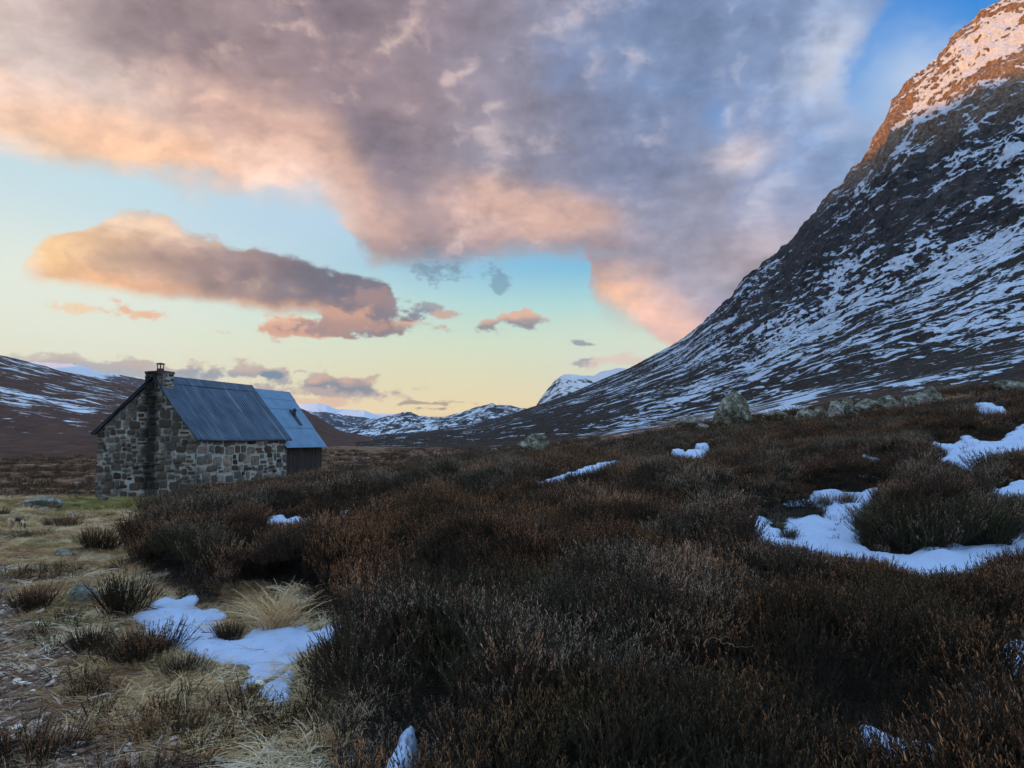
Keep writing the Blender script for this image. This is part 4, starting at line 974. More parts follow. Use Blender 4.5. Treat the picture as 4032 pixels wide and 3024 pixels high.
hp = [proto_obj('heather_clump', heather_proto(20+i), M_heath) for i in range(6)]
def strewn(Dmin, Dmax, u0, u1, spacing):
    P = []; D = Dmin
    while D < Dmax:
        s_ = spacing(D); n = int((u1-u0)*D/s_); u = u0+(u1-u0)*(np.arange(n)+rng.random(n))/max(1, n); d = D+rng.uniform(-.5, .5, n)*s_
        P.append(np.stack([u*d, d], -1)); D += s_*.9
    return np.concatenate(P)
dc0 = unproject(58, 2100)
Q = strewn(1.9, 42, -.80, .84, lambda D: .105*max(1, D/9)**.62)
x, y = Q[:, 0], Q[:, 1]
hmask = heath_mask(x, y, .12); sd = snow_d(x, y); lim = far_limit(x, y)
BUSHES = []
keep = (rng.random(len(x)) < hmask*1.4-.2) & (y < lim) & ((sd < -.03) | ((sd < .04) & (rng.random(len(x)) < .5)) | (rng.random(len(x)) < .07) | ((sd < .3) & (y < 5.5) & (x > .4) & (rng.random(len(x)) < .4)))
# nothing grows through the hut
lx = (x-P0[0])*Vv[0]+(y-P0[1])*Vv[1]; ly = (x-P0[0])*Uv[0]+(y-P0[1])*Uv[1]
keep &= ~((lx > -3.0) & (lx < 2.25) & (ly > -.4) & (ly < 9))
bare = fbm(x*.9, y*.9, 6, 3) < -.44
keep &= ~(bare & (rng.random(len(x)) < .6))
x, y, sd = x[keep], y[keep], sd[keep]; n = len(x)
print('heather clumps', n)
hum = hummock(x, y)*np.minimum(1, np.maximum(0, -sd)/.5 + .15)
thick_ = np.clip(-sd/.35, .55, 1.0)
z = H(x, y) + hum*(.95-.35*sstep(12, 20, y)) - .10
sc = (.52+rng.random(n)*.42)*thick_*(1+.35*fbm(x*.7, y*.7, 9, 2))*np.maximum(1, y/14)**.22
_, cid = worley(x/1.35+perlin(x*.9, y*.9)*.3, y/1.35+perlin(x*.8, y*.8, 4)*.3, 3); tint = np.clip(.5 + (cid-.5)*1.3 + fbm(x*.35, y*.35, 4, 3)*.6 + rng.normal(0, .13, n), 0, .93)
rot = np.stack([rng.normal(0, .16, n), rng.normal(0, .16, n), rng.uniform(0, 6.28, n)], -1)
wide = np.maximum(1, y/9)**.5
sl2_ = sight_limit(x, y) + rng.normal(0, .03, n)
over = np.maximum(0, z + .30*sc - sl2_); zg_ = H(x, y)
z = np.maximum(zg_-.02, z - over); left = np.clip((sl2_ - z)/(.30*sc), .22, 1); left = np.where(z + .3*sc > sl2_, left, 1); hs = sc*left
scatter('heather', hp, np.stack([x, y, z-.02], -1), rot, np.stack([sc*wide, sc*wide, hs], -1), rng.integers(0, 6, n), tint, 'dark brown heather covering the moor')
# matted grass on the left
gp = [proto_obj('grass_clump', grass_proto(50+i, 60, .13, .05, .15, 1.1, .0045), M_grass) for i in range(4)] + [proto_obj('grass_clump', grass_proto(60+i, 50, .06, .12, .26, .7, .004), M_grass) for i in range(2)]
Q = strewn(1.9, 40, -.95, .1, lambda D: .085*max(1, D/6)**.75)
x, y = Q[:, 0], Q[:, 1]; hmask = heath_mask(x, y, .2); sd = snow_d(x, y)
mud = np.where(in_poly(x, y, PATH), 1, -1)*dist_poly(x, y, PATH) + fbm(x*1.6, y*1.6, 4, 3)*.5
lx = (x-P0[0])*Vv[0]+(y-P0[1])*Vv[1]; ly = (x-P0[0])*Uv[0]+(y-P0[1])*Uv[1]
keep = (hmask < .6) & (sd < 0) & (rng.random(len(x)) < np.where(mud > 0, .10, .7)) & ~((lx > -2.7) & (lx < 2.1) & (ly > -.05) & (ly < 9)) & (y < 33) & ~((np.abs(x-dc0[0]*y/dc0[1]) < .38) & (y > dc0[1]-1.6) & (y < dc0[1]+.35) & (rng.random(len(x)) < .85))
x, y = x[keep], y[keep]; n = len(x); print('grass clumps', n)
t_ = fbm(x*.6, y*.6, 12, 3); g0 = np.exp(-(((x-gx)/3.4)**2+((y-gy)/2.8)**2))
tint = np.clip(.36 + fbm(x*1.3, y*1.3, 21, 3)*1.0 + rng.normal(0, .12, n), 0, .72); tint = np.where(t_ + g0*1.2 + rng.normal(0, .12, n) > .32, rng.uniform(.78, 1, n), tint)
big = (fbm(x*1.3, y*1.3, 30, 2) > .25) & (rng.random(n) < .35)
idx = np.where(big, rng.integers(4, 6, n), rng.integers(0, 4, n)); sc = (.7+.6*rng.random(n))*np.maximum(1, y/8)**.55*np.where(big, .9, 1)
scatter('grass', gp, np.stack([x, y, H(x, y)], -1), np.stack([rng.normal(0, .1, n), rng.normal(0, .1, n), rng.uniform(0, 6.28, n)], -1), np.stack([sc, sc, sc*.8], -1), idx, tint, 'dry matted moor grass beside the path')

Q = strewn(3.0, 26, -.9, .0, lambda D: .10*max(1, D/7)**.75); x, y = Q[:, 0], Q[:, 1]
nz_ = fbm(x*.9, y*.6, 33, 4); hm2 = heath_mask(x, y, .2)
lx = (x-P0[0])*Vv[0]+(y-P0[1])*Vv[1]; ly = (x-P0[0])*Uv[0]+(y-P0[1])*Uv[1]
k_ = (hm2 < .7) & (nz_ + hm2*.35 + rng.normal(0, .05, len(x)) > .27) & (snow_d(x, y) < -.05) & (in_poly(x, y, PATH) == False) & ~((lx > -3.2) & (lx < 2.3) & (ly > -2.5)) & (np.hypot((x-dc0[0]), (y-dc0[1])/3) > .5)
x, y = x[k_], y[k_]; n = len(x); sc = rng.uniform(.22, .5, n)*np.maximum(1, y/9)**.3
scatter('low_heather', hp, np.stack([x, y, H(x, y)-.03], -1), np.stack([rng.normal(0, .3, n), rng.normal(0, .3, n), rng.uniform(0, 6.28, n)], -1), np.stack([sc*1.6, sc*1.6, sc], -1), rng.integers(0, 6, n), np.clip(rng.normal(.35, .25, n), 0, 1), 'low dark heather creeping through the dry grass')
# ---- tussocks of the bog beyond the bothy and under the mountain
Q = strewn(36, 300, -.95, .95, lambda D: .62*(D/45)**.95); x, y = Q[:, 0], Q[:, 1]
k_ = (y > far_limit(x, y)-2) & (fbm(x*.03, y*.05, 14, 3)+rng.normal(0, .25, len(x)) > -.1) & ((x/y < .12) | (y < 60)); x, y = x[k_], y[k_]
lx = (x-P0[0])*Vv[0]+(y-P0[1])*Vv[1]; ly = (x-P0[0])*Uv[0]+(y-P0[1])*Uv[1]; k_ = ~((lx > -3.2) & (lx < 2.3) & (ly < 9.5)); x, y = x[k_], y[k_]; n = len(x); print('tussocks', n)
sc = rng.uniform(1.0, 2.2, n)*(y/45)**.6; ix = np.where(rng.random(n) < .55, rng.integers(0, 4, n), rng.integers(4, 8, n))
tint = np.where(ix < 4, np.clip(rng.normal(.35, .2, n), 0, .7), np.clip(rng.normal(.5, .2, n), 0, .93))
scatter('moor_tussocks', gp[:4]+hp[:4], np.stack([x, y, H(x, y)-.05], -1), np.stack([rng.normal(0, .1, n), rng.normal(0, .1, n), rng.uniform(0, 6.28, n)], -1), np.stack([sc*1.5, sc*1.5, sc*.8], -1), ix, tint, 'grass and heather tussocks on the brown valley floor')
# ---- bushes that stand on their own: every one a mesh of its own
def merge_clumps(protos, places, tints):
    VV, FF, TT, QQ = [], [], [], []; off = 0
    for (p, yaw, s_, tl), ti in zip(places, tints):
        V, F, T = protos[int(rng.integers(0, len(protos)))]
        c, s2 = math.cos(yaw), math.sin(yaw); M = np.array([[c, -s2, 0], [s2, c, 0], [0, 0, 1]])
        v = (V*s_) @ M.T; v[:, 0] += v[:, 2]*tl[0]; v[:, 1] += v[:, 2]*tl[1]; VV.append(v+p); FF.append(F+off); off += len(V); TT.append(T); QQ.append(np.full(len(V), ti))
    return np.concatenate(VV), np.concatenate(FF), np.concatenate(TT), np.concatenate(QQ)
hfine = [heather_proto(80+i, 20, 13) for i in range(4)]; hlow = [heather_proto(90+i, 13, 7) for i in range(4)]
def bush(x0, x1, yt, yb, label, tint=.5, deep=.8, group='heather bushes standing apart', fine=True):
    c = unproject((x0+x1)/2, yb); D = c[1]; hw = (x1-x0)/2/F_PX*D; h = max(.16, (yb-yt)/F_PX*D*.95); c = c + np.array([c[0]/D, 1.0])*hw*deep*.9
    z0 = float(H(np.array([c[0]]), np.array([c[1]]))[0]); n = int(max(14, min(130, hw*hw*deep*3.14/.011)))
    ch_ = min(.30, h*.75); places = []; tints = []
    for i in range(n):
        q = rng.uniform(0, 6.28); r = math.sqrt(rng.random())*.97; px, py = r*hw*math.cos(q), r*hw*deep*math.sin(q)
        zz = float(H(np.array([c[0]+px]), np.array([c[1]+py]))[0])-z0 + max(0, h-ch_)*math.sqrt(max(0, 1-r*r))*.9
        places.append((np.array([px, py, zz-.02]), rng.uniform(0, 6.28), ch_/.30*rng.uniform(.8, 1.15)*(1.0 if D < 12 else 1.25), (.55*r*math.cos(q), .55*r*math.sin(q)))); tints.append(min(1, max(0, tint+rng.normal(0, .14))))
    V, F, T, Qt = merge_clumps(hfine if fine else hlow, places, tints)
    me = np_mesh('heather_bush', V, F, False); add_attr(me, 'tip', T); add_attr(me, 'tint', Qt)
    o = link('heather_bush', me, M_heathb); o.location = (c[0], c[1], z0); tag(o, label, 'heather bush', group)
    BUSHES.append((c, hw)); return o
bush(3375, 4010, 1965, 2185, 'big round olive heather bush wrapped by snow on the right', .93)
bush(3068, 3134, 2075, 2132, 'small tuft of heather poking through the broad right snow patch', .85)
bush(3115, 3235, 2000, 2045, 'low brown heather on the snow left of the big round bush', .6)
bush(3200, 3370, 1935, 2000, 'rusty low heather at the upper rim of the broad right snow patch', .75)
bush(3870, 4130, 1790, 1925, 'frosted brown heather bush in front of the upper right snow', .8)
bush(176, 325, 2035, 2080, 'dark low heather bush in grass below the bothy gable', .4, fine=False)
bush(321, 455, 2070, 2176, 'dark heather bush at the grass edge right of the pale rocks', .45)
bush(77, 196, 2293, 2418, 'dark heather bush beside the path at far left', .4)
bush(393, 568, 2262, 2440, 'dark green heather bush just above the large left snow patch', .3)
bush(297, 405, 2460, 2582, 'small dark heather bush left of the snow and its brown neighbour', .35)
bush(468, 690, 2462, 2620, 'brown spiky heather bush along the lower left rim of the snow', .6)
bush(644, 768, 2592, 2680, 'low green heather bush below the spiky brown one', .95)
bush(868, 965, 2440, 2530, 'dark heather clump in the hollow of the large left snow patch', .5)
bush(-60, 300, 2860, 3060, 'dark mossy heather in the bottom left corner', .3)

def tuft(x0, x1, yt, yb, label, blades=160, w=.0035, col=.45, arch=1.0, cat='grass tuft'):
    c = unproject((x0+x1)/2, yb); D = c[1]; hw = (x1-x0)/2/F_PX*D; h = (yb-yt)/F_PX*D; c = c + np.array([c[0]/D, 1.0])*hw*.3
    R = random.Random(int(x0)); V, F, T = [], [], []
    for i in range(blades):
        q = R.uniform(0, 6.283); rr = hw*.35*math.sqrt(R.random()); p = np.array([rr*math.cos(q), rr*math.sin(q)*.7, -.01])
        a = R.uniform(0, 6.283); out = np.array([math.cos(a), math.sin(a)*.7, 0]); L_ = R.uniform(.5, 1.15)*math.hypot(hw, h)
        ribbon(V, F, T, p, out*R.uniform(.2, .9)+np.array([0, 0, R.uniform(.45, 1.1)*min(1.4, h/hw+.3)]), L_, w*R.uniform(.7, 1.3), (out*.35 - np.array([0, 0, .62]))*L_*arch*R.uniform(.4, 1.0), 6, .2, 1, R)
    me = np_mesh('grass_tuft', np.array(V), np.array(F), False); add_attr(me, 'tip', T); add_attr(me, 'tint', np.repeat(np.clip(col+rng.normal(0, .14, blades), 0, .72), 14))
    o = link('grass_tuft', me, M_grassb); o.location = (c[0], c[1], float(H(np.array([c[0]]), np.array([c[1]]))[0])+.0); tag(o, label, cat, 'pale grass tufts in the heather'); return o
tuft(920, 1270, 2310, 2490, 'golden straw-like grass tuft on the upper edge of the large left snow patch', 300, .0065, .42, .8)
tuft(1270, 1560, 2680, 2850, 'loose tuft of long pale grass blades in dark heather, lower middle left', 46, .0034, .66)
tuft(1880, 2330, 2860, 3030, 'pale curved grass blades at the bottom edge of the heather', 60, .0034, .62)
tuft(1200, 1420, 2780, 2960, 'rusty grass tuft between the path and the near heather', 110, .003, .3)
tuft(595, 660, 2058, 2105, 'small pale grass tuft on the heather mound below the bothy', 40, .006, .66)
tuft(2930, 3010, 1985, 2010, 'small pale tuft in the heather left of the big round bush', 30, .005, .5)
# ================================================================ rocks
def rock_fn(c1, c2, c3, ns=3.0):
    def fn(N):
        to = S(N, N.node('ShaderNodeTexCoord').outputs['Object'])
        n = N.noise(to, ns, 6, .7); n2 = N.noise(to, ns*5, 5, .75); n3 = N.noise(to, ns*.6, 3, .5)
        c = N.ramp(N.math('MULTIPLY_ADD', n2-.5, .6, n), [(.3, lin(*[v*.35 for v in c1])), (.42, lin(*c1)), (.54, lin(*c2)), (.64, lin(*c3))])
        c = N.mix(N.smooth(n3, .5, .62)*.45, c, lin(66, 78, 56))
        return dict(color=c, rough=.95, spec=.12, normal=N.bump(n+n2*.7, 1.0, .12))
    return fn
M_rock = material('lichened_granite', rock_fn((94, 92, 80), (140, 136, 120), (196, 192, 176)))
M_rockp = material('pale_granite', rock_fn((136, 130, 122), (182, 176, 166), (222, 216, 206), 5))
M_rockb = material('blue_grey_granite', rock_fn((126, 128, 118), (176, 174, 160), (220, 214, 200), 5))
def rock(x0, x1, yt, yb, D, label, mat=None, seed=1, cuts=9, lean=0.0, taper=0.0, depth=.8, group=None, rough=.10, sink=.12):
    D = D or unproject((x0+x1)/2, yb)[1]
    w = (x1-x0)/F_PX*D; h = (yb-yt)/F_PX*D; R = random.Random(seed)
    bm = bmesh.new(); bmesh.ops.create_icosphere(bm, subdivisions=5 if (x1-x0) > 60 else 4, radius=1)
    co = np.array([v.co[:] for v in bm.verts])
    for k in range(cuts):
        nrm = np.array([R.gauss(0, 1), R.gauss(0, 1), R.gauss(0, .7)]); nrm /= np.linalg.norm(nrm); off = R.uniform(.5, .85)
        dd = co @ nrm; co = co - nrm[None]*np.maximum(0, dd-off)[:, None]*.92
    nn = fbm(co[:, 0]*1.6+seed*3, co[:, 1]*1.6, co[:, 2]*1.6, 5)*rough*2.4 + fbm(co[:, 0]*5+seed, co[:, 1]*5, co[:, 2]*5, 4, True)*rough*.9
    co = co*(1+nn[:, None])
    co[:, 2] -= co[:, 2].min(); H_ = co[:, 2].max(); t = co[:, 2]/H_
    t2 = np.clip((t-.25)/.75, 0, 1)
    wx = 1-taper*t2; co[:, 0] = co[:, 0]*wx + lean*t; co[:, 1] *= wx
    co[:, 0] -= (co[:, 0].max()+co[:, 0].min())/2; co[:, 0] *= w/(co[:, 0].max()-co[:, 0].min()); co[:, 1] *= w*depth/(co[:, 1].max()-co[:, 1].min())
    co[:, 2] = (t*(1+sink*1.6)-sink*1.6)*h
    for v, c in zip(bm.verts, co): v.co = c
    me = bpy.data.meshes.new('boulder'); bm.to_mesh(me); bm.free(); me.polygons.foreach_set('use_smooth', [False]*len(me.polygons))
    o = link('boulder', me, mat or M_rock); p = pt((x0+x1)/2, yb, D); o.location = p; tag(o, label, 'boulder', group); return o
G1 = 'boulders along the top of the heather rise'
rock(2810, 2962, 1534, 1680, 40, 'tall pointed grey-green boulder standing on the heather crest', seed=4, lean=.10, taper=.62, cuts=7, rough=.12)
rock(2032, 2164, 1705, 1768, 38, 'rounded lichen-covered boulder alone on the crest at centre', seed=9, taper=.15, cuts=8)
rock(2655, 2760, 1636, 1682, 40, 'low broken pale rock left of the tall pointed boulder', M_rockp, 13, rough=.16)
rock(2738, 2790, 1665, 1686, 39.5, 'small stone between the low broken rock and the tall boulder', M_rockp, 14)
rock(1925, 1965, 1763, 1778, 40, 'small flat stone left of the rounded centre boulder', seed=15)
rock(2998, 3104, 1612, 1652, 41, 'grey wedge-shaped rock just right of the tall pointed boulder', seed=21, lean=.2, taper=.6, group=G1)
for i, (x0, x1, yt, yb, lab) in enumerate([
    (3130, 3215, 1607, 1655, 'dark fissured rock, second right of the tall pointed boulder'),
    (3205, 3262, 1598, 1650, 'blocky speckled rock between fissured rock and split pale slab'),
    (3250, 3322, 1572, 1632, 'pale upright rock with rounded top in the crest row'),
    (3310, 3370, 1566, 1618, 'light rounded rock touching the pale upright one'),
    (3362, 3480, 1566, 1606, 'long low grey slab in the middle of the crest row'),
    (3455, 3560, 1552, 1600, 'broad greenish rock right of the long low slab'),
    (3545, 3610, 1560, 1600, 'small pinkish-grey rock beside the broad greenish one'),
    (3590, 3668, 1540, 1590, 'slanted pale slab near the right end of the crest row'),
    (3630, 3712, 1515, 1560, 'highest pale rock at the right end of the crest row'),
    (3610, 3725, 1572, 1606, 'flat lichened slab lowest at the right end of the crest row'),
    (3900, 4100, 1492, 1545, 'large dark grey rock mass cut by the right frame edge')]):
    rock(x0-4, x1+4, yt+(3 if i % 3 else -4), yb+18, 38 if i < 10 else 33, lab, M_rockp if i in (2, 7) else M_rock, 30+i, cuts=11, lean=(-1)**i*.12, taper=.3, group=G1, rough=.15)
rng2 = random.Random(5)
# rocks by the hut and in the grass
rock(100, 236, 1955, 2004, None, 'blue-grey flat boulder in the grass left of the bothy', M_rockb, 50, taper=.2)
rock(152, 196, 1996, 2012, None, 'pale flat stone at the foot of the blue-grey boulder', M_rockp, 51)
rock(183, 200, 2003, 2014, None, 'small white stone right of the pale flat stone', M_rockp, 52)
rock(264, 292, 2020, 2036, None, 'pale stone in green grass, left of a pair', M_rockp, 53)
rock(284, 302, 2016, 2024, None, 'smaller pale stone in green grass, right of a pair', M_rockp, 54)
rock(212, 292, 2164, 2190, None, 'bright blue-white flat stone in the dry grass', M_rockb, 55, depth=.6)
rock(278, 392, 2296, 2366, None, 'grey angular stone slab beside the dark green heather bush', M_rockb, 56, depth=.9)
rock(268, 302, 1946, 1964, None, 'small grey stone on the bank near the bothy gable', M_rock, 57)
rock(385, 425, 1948, 1975, None, 'mossy stone at the near left corner of the bothy', M_rock, 58)
rock(480, 520, 1922, 1950, None, 'dark stone against the bothy gable, left one', M_rock, 59)
rock(585, 615, 1925, 1943, None, 'white quartz-like stone against the bothy gable', M_rockp, 60)
rock(612, 640, 1918, 1940, None, 'grey stone leaning on the bothy gable, rightmost', M_rockb, 61)
rock(740, 795, 2852, 2862, None, 'small flat bluish stone on the mossy ground below the snow', M_rockb, 62)
for i, (x0, x1, yt, yb, lab) in enumerate([(-10, 24, 2228, 2240, 'wet bright stone slab on the path, uppermost of the stepping stones'), (-20, 34, 2255, 2268, 'wet pale stepping stone second from the top at the left edge'), (0, 22, 2318, 2345, 'wet pale stepping stone third from the top at the left edge'),
        (26, 50, 2382, 2396, 'small bright stone on the path below the stepping stones'), (48, 108, 2198, 2206, 'thin bright slab just right of the stepping stones'), (18, 40, 2410, 2420, 'lowest small bright stone of the wet path')]):
    rock(x0, x1, yt, yb, None, lab, M_rockp, 70+i, depth=.9, group='bright wet stones of the path', sink=.0)

# litter on the muddy path: pebbles and heather bits, one ground cover
def pebble(seed):
    R = random.Random(seed); bm = bmesh.new(); bmesh.ops.create_icosphere(bm, subdivisions=1, radius=.02)
    V = np.array([v.co[:] for v in bm.verts])*np.array([1.6, 1.0, .5]); V *= (1+np.array([[R.uniform(-.25, .25)] for _ in V])); F = np.array([[v.index for v in f.verts] for f in bm.faces]); bm.free(); return V, F, np.ones(len(V))
def twig_p(seed):
    R = random.Random(seed); V, F, T = [], [], []
    for i in range(5):
        a = R.uniform(0, 6.28); p = np.array([R.uniform(-.06, .06), R.uniform(-.06, .06), R.uniform(.0, .02)]); ribbon(V, F, T, p, np.array([math.cos(a), math.sin(a), R.uniform(0, .25)]), R.uniform(.05, .16), .006, np.array([R.uniform(-.02, .02), R.uniform(-.02, .02), -.01]), 2, 0, 1, R)
    return np.array(V), np.array(F), np.array(T)
M_lit = material('path_litter', lambda N: dict(color=N.ramp(N.attr('tint', typ='INSTANCER'), [(0, lin(48, 34, 30)), (.4, lin(112, 82, 70)), (.65, lin(186, 152, 134)), (1, lin(240, 222, 210))]), rough=.8))
lp = [proto_obj('litter', pebble(i), M_lit) for i in range(3)] + [proto_obj('litter', twig_p(i), M_lit) for i in range(4)]
Q = strewn(2.2, 14, -.9, .05, lambda D: .06*max(1, D/5)**.8); x, y = Q[:, 0], Q[:, 1]
mud = np.where(in_poly(x, y, PATH), 1, -1)*dist_poly(x, y, PATH) + fbm(x*1.6, y*1.6, 4, 3)*.5
k_ = (mud > -.05) & (snow_d(x, y) < 0) & (rng.random(len(x)) < .85) | ((mud > -1.2) & (rng.random(len(x)) < .12) & (heath_mask(x, y) < .3)); x, y = x[k_], y[k_]; n = len(x)
sc = rng.uniform(.5, 1.5, n)*np.maximum(1, y/6)**.4
scatter('path_litter', lp, np.stack([x, y, H(x, y)+.004], -1), np.stack([rng.normal(0, .2, n), rng.normal(0, .2, n), rng.uniform(0, 6.28, n)], -1), np.stack([sc]*3, -1), rng.integers(0, 7, n), np.clip(rng.normal(.5, .28, n), 0, 1), 'pebbles and broken heather stems on the muddy path')

# ================================================================ bare twigs lying about
M_twig = material('bare_twig', lambda N: dict(color=N.mix(N.noise(None, 30, 3, .6), lin(70, 56, 50), lin(130, 108, 98)), rough=.85))
M_twigp = material('bleached_stem', lambda N: dict(color=N.mix(N.noise(None, 30, 3, .6), lin(140, 122, 96), lin(178, 160, 124)), rough=.7))
def twig(pts, label, rad=.004, lift=.02, mat=None, branches=(), name='twig', zs=None):
    w = [unproject(*p, z_off=lift) for p in pts]; P3 = [Vector((a[0], a[1], float(H(np.array([a[0]]), np.array([a[1]]))[0])+lift+(zs[i] if zs else 0))) for i, a in enumerate(w)]
    
    if len(P3) == 2: P3.insert(1, (P3[0]+P3[1])/2)
    Rt = random.Random(len(label)*7+int(pts[0][0])); Q3 = []
    for i in range(len(P3)-1):
        a, b, c, d = P3[max(i-1, 0)], P3[i], P3[i+1], P3[min(i+2, len(P3)-1)]; sg = (c-b).length
        for k in range(6):
            t = k/6; q = .5*((2*b)+(c-a)*t+(2*a-5*b+4*c-d)*t*t+(-a+3*b-3*c+d)*t**3)
            Q3.append(q + Vector((Rt.gauss(0, .012), Rt.gauss(0, .012), Rt.gauss(0, .014)))*min(1.2, sg*4))
    P3 = Q3+[P3[-1]]; o0 = P3[0].copy(); m = MB()
    if rad > .0035 and mat is not M_twigp or 'heather stem' in label:
        for j in range(3):   # side shoots
            s0 = P3[Rt.randrange(3, len(P3)-2)]-o0; e0 = s0+Vector((Rt.uniform(-.09, .09), Rt.uniform(-.06, .06), Rt.uniform(.0, .05))); m.tube([s0, (s0+e0)/2+Vector((0, 0, .01)), e0], [rad*.55, rad*.4, rad*.2], 4); m.tube([p-o0 for p in P3], [rad*(1-.6*i/(len(P3)-1)) for i in range(len(P3))], 5)
    o = m.build(name, mat or M_twig, None, True); o.location = o0; tag(o, label, 'twig' if name == 'twig' else 'stem'); return o
twig(c6([(905, 1000), (915, 1040), (930, 1065)]), 'short dark twig on the snow above the small heather tuft', .004, .09)
twig(c6([(975, 1115), (1010, 1080), (1060, 1045), (1100, 1035)]), 'curved dark twig on the snow beside the big round bush', .005, .1)
twig(c6([(660, 1070), (700, 1110), (745, 1150)]), 'dark twig leaning over the small heather tuft on the snow', .004, .1)
twig(c6([(775, 1095), (740, 1150), (720, 1180)]), 'thin twig crossing another on the right snow patch', .003, .1)
twig(c3([(155, 290), (200, 310), (240, 360), (265, 400)]), 'forked dark heather stem lying on the muddy path', .007, .02)
twig(c3([(270, 325), (320, 330), (360, 345)]), 'short dark stem on the path right of the forked stem', .005, .02)
twig(c3([(310, 480), (400, 500), (500, 525), (610, 530)]), 'long straight pale stem lying across the path', .005, .02, M_twigp)
twig(c3([(430, 530), (520, 490), (620, 480), (680, 440)]), 'long dark stem on the path below the small dark bush', .006, .03)
twig(c3([(235, 930), (330, 890), (490, 835)]), 'long pale straw lying in the bottom left grass', .0035, .03, M_twigp)
twig(c3([(1565, 700), (1570, 780), (1590, 850), (1620, 930)]), 'bent pale stalk at the edge of the near heather', .003, .10, M_twigp)
twig(c3([(665, 860), (685, 920), (692, 980)]), 'short pale stalk in the bottom grass, left of another', .003, .06, M_twigp)
twig(c3([(755, 845), (800, 890), (840, 945)]), 'slanting pale stalk in the bottom grass', .003, .06, M_twigp)
twig(c3([(390, 270), (385, 330), (375, 375)]), 'upright pale stalk left of the small dark bush', .004, .10, M_twigp)
twig(c8([(500, 465), (530, 510), (575, 570)]), 'straight pale grass stalk lying on near dark heather', .0020, .40, M_twigp)
twig(c8([(160, 20), (180, 70), (200, 130)]), 'fine pale stalk in the middle of the heather', .0035, .42, M_twigp)
twig(c8([(1070, 315), (1130, 320), (1165, 365)]), 'bleached bare heather stem above a second one', .0022, .42, M_twigp)
twig(c8([(1080, 375), (1130, 385), (1180, 410), (1240, 405)]), 'bleached bare heather stem below the first one', .0022, .42, M_twigp)
twig(c8([(830, 680), (900, 655), (960, 650), (1015, 660)]), 'grey bare stem arching over the near heather', .0022, .42, M_twigp)
twig(c8([(840, 700), (920, 690), (990, 680)]), 'grey bare stem just below the arching one', .0020, .40, M_twigp)
twig(c8([(120, 720), (145, 700), (170, 675)]), 'tiny pale stalk above the narrow bottom snow strip', .0028, .3, M_twigp)

# ================================================================ the dog nosing in the grass
dc_ = unproject(58, 2096); DD_ = dc_[1]; zg = float(H(np.array([dc_[0]]), np.array([dc_[1]]))[0])
def dog_fn(N):
    to = S(N, N.node('ShaderNodeTexCoord').outputs['Object']); X, Y, Z = N.sep(to); n = N.noise(to, 22, 4, .7); n2 = N.noise(to, 90, 3, .7)
    c = N.mix(n2, lin(176, 146, 116), lin(226, 204, 176))
    c = N.mix(N.smooth(N.math('ABSOLUTE', X-.30) + (n-.5)*.06, .03, .06, 1, 0), c, lin(44, 36, 34))
    c = N.mix(N.math('MULTIPLY', N.smooth(N.math('ABSOLUTE', X-.13) + (n-.5)*.05, .05, .09, 1, 0), N.smooth(Z + (n-.5)*.08, .22, .27)), c, lin(40, 33, 30))
    c = N.mix(N.smooth(Z*1.0 + (n-.5)*.15, .30, .35)*.85, c, lin(138, 92, 66))
    return dict(color=c, rough=.9, normal=N.bump(n2, .6, .01))
M_dog = material('rough_pale_fur', dog_fn); M_dark2 = material('dark_fur', lambda N: dict(color=lin(38, 32, 30), rough=.8))
J = {  # joint: (x along body to the right, y depth, z), radius, parent
 'pelvis': ((-.115, 0, .30), .062, None), 'loin': ((-.03, 0, .315), .062, 'pelvis'), 'chest': ((.075, 0, .285), .078, 'loin'), 'wither': ((.125, 0, .30), .062, 'chest'), 'neck': ((.175, 0, .255), .045, 'wither'),
 'skull': ((.222, 0, .20), .044, 'neck'), 'muzzle': ((.262, 0, .145), .024, 'skull'), 'nose': ((.283, 0, .112), .016, 'muzzle'),
 'tail1': ((-.175, 0, .315), .018, 'pelvis'), 'tail2': ((-.215, .01, .26), .012, 'tail1'), 'tail3': ((-.235, .01, .20), .008, 'tail2')}
for s_, nm in ((-1, 'a'), (1, 'b')):
    J['hip'+nm] = ((-.125, .045*s_, .26), .046, 'pelvis'); J['knee'+nm] = ((-.09, .05*s_, .175), .032, 'hip'+nm); J['hock'+nm] = ((-.15-.01*s_, .05*s_, .10), .017, 'knee'+nm); J['paw'+nm] = ((-.138-.02*s_, .05*s_, .015), .017, 'hock'+nm); J['toe'+nm] = ((-.108-.02*s_, .05*s_, .012), .014, 'paw'+nm)
    J['sho'+nm] = ((.10, .042*s_, .22), .036, 'chest'); J['elb'+nm] = ((.085, .046*s_, .15), .024, 'sho'+nm); J['wri'+nm] = ((.10+.025*s_, .046*s_, .075), .016, 'elb'+nm); J['fpw'+nm] = ((.105+.03*s_, .046*s_, .014), .016, 'wri'+nm); J['fto'+nm] = ((.13+.03*s_, .046*s_, .012), .013, 'fpw'+nm)
names = list(J); me = bpy.data.meshes.new('dog'); me.from_pydata([J[k][0] for k in names], [(names.index(J[k][2]), names.index(k)) for k in names if J[k][2]], [])
dog = link('dog', me, M_dog); sk = dog.modifiers.new('skin', 'SKIN'); ss_ = dog.modifiers.new('sub', 'SUBSURF'); ss_.levels = 2; ss_.render_levels = 2
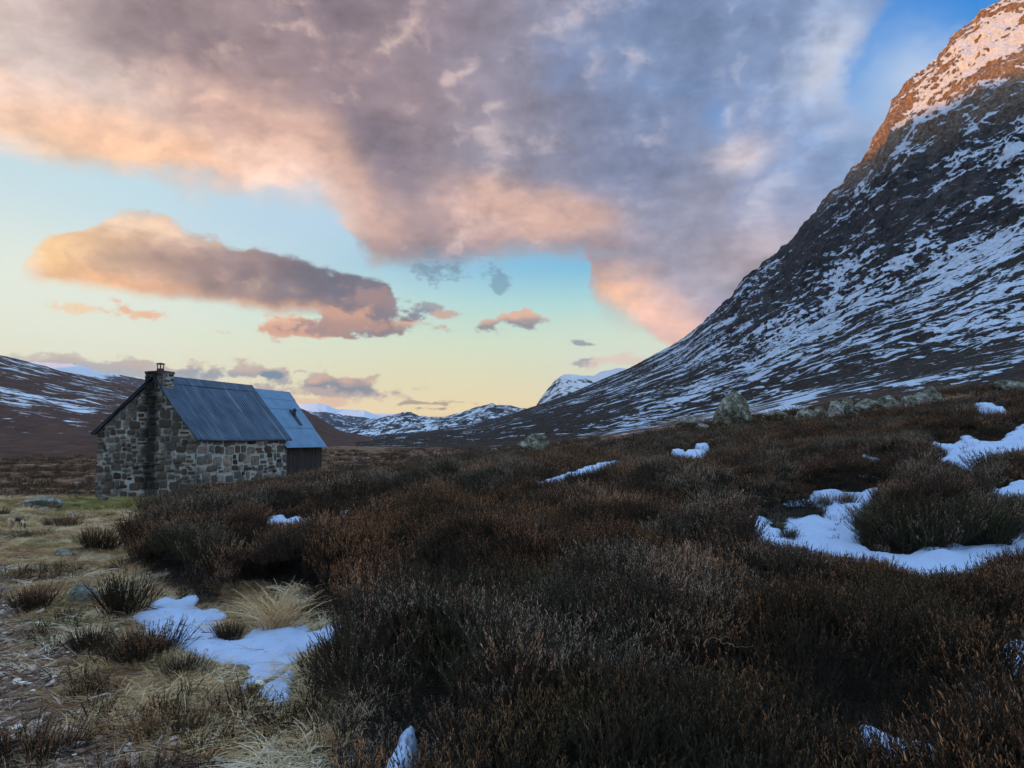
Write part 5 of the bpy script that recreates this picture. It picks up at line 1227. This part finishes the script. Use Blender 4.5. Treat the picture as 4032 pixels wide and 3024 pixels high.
sv = me.skin_vertices[0].data if me.skin_vertices else None
if sv is None:
    bpy.context.view_layer.objects.active = dog; bpy.ops.object.select_all(action='DESELECT'); dog.select_set(True); bpy.ops.mesh.customdata_skin_add(); sv = me.skin_vertices[0].data
for i, k in enumerate(names): sv[i].radius = (J[k][1], J[k][1]); sv[i].use_root = (i == 0)
sk.use_smooth_shade = True
k_ = (95-12)/F_PX*DD_/.50
dog.location = (dc_[0], dc_[1], zg-.005); dog.scale = (k_,)*3; dog.rotation_euler = (0, 0, math.radians(-12))
tag(dog, 'small pale tan dog with dark ear sniffing the dry grass at far left', 'dog')
for s_ in (-1, 1):
    m = MB(); a = Vector((.205, .036*s_, .225)); m.add([a, a+Vector((.03, .012*s_, -.01)), a+Vector((.035, .022*s_, -.06)), a+Vector((.008, .020*s_, -.045)), a+Vector((.012, .003*s_, -.002)), a+Vector((.025, .004*s_, -.03))],
        [(0, 1, 2, 3), (0, 4, 1), (1, 4, 5), (1, 5, 2), (2, 5, 3), (3, 5, 4, 0)]); e = m.build('ear', M_dark2, dog)
    m = MB(); m.tube([Vector((.247, .022*s_, .19)), Vector((.251, .026*s_, .188))], .006, 6); m.build('eye', M_dark2, dog)
m = MB(); m.tube([Vector((.284, 0, .112)), Vector((.296, 0, .104)), Vector((.299, 0, .100))], [.012, .012, .004], 8); m.build('nose', M_dark2, dog)
# ================================================================ air
hz = bpy.data.materials.new('air'); hz.use_nodes = True; ht = hz.node_tree; ht.nodes.clear()
pv = ht.nodes.new('ShaderNodeVolumePrincipled'); pv.inputs['Color'].default_value = (.62, .74, .95, 1); pv.inputs['Density'].default_value = 4.5e-5; pv.inputs['Anisotropy'].default_value = 0.2
ho = ht.nodes.new('ShaderNodeOutputMaterial'); ht.links.new(pv.outputs[0], ho.inputs['Volume'])
USE_HAZE = True
if USE_HAZE:
    m = MB(); m.box((-9500, -3000, -60), (19000, 0, 0), (0, 12000, 0), (0, 0, 840)); o = m.build('haze', hz); tag(o, kind='stuff')
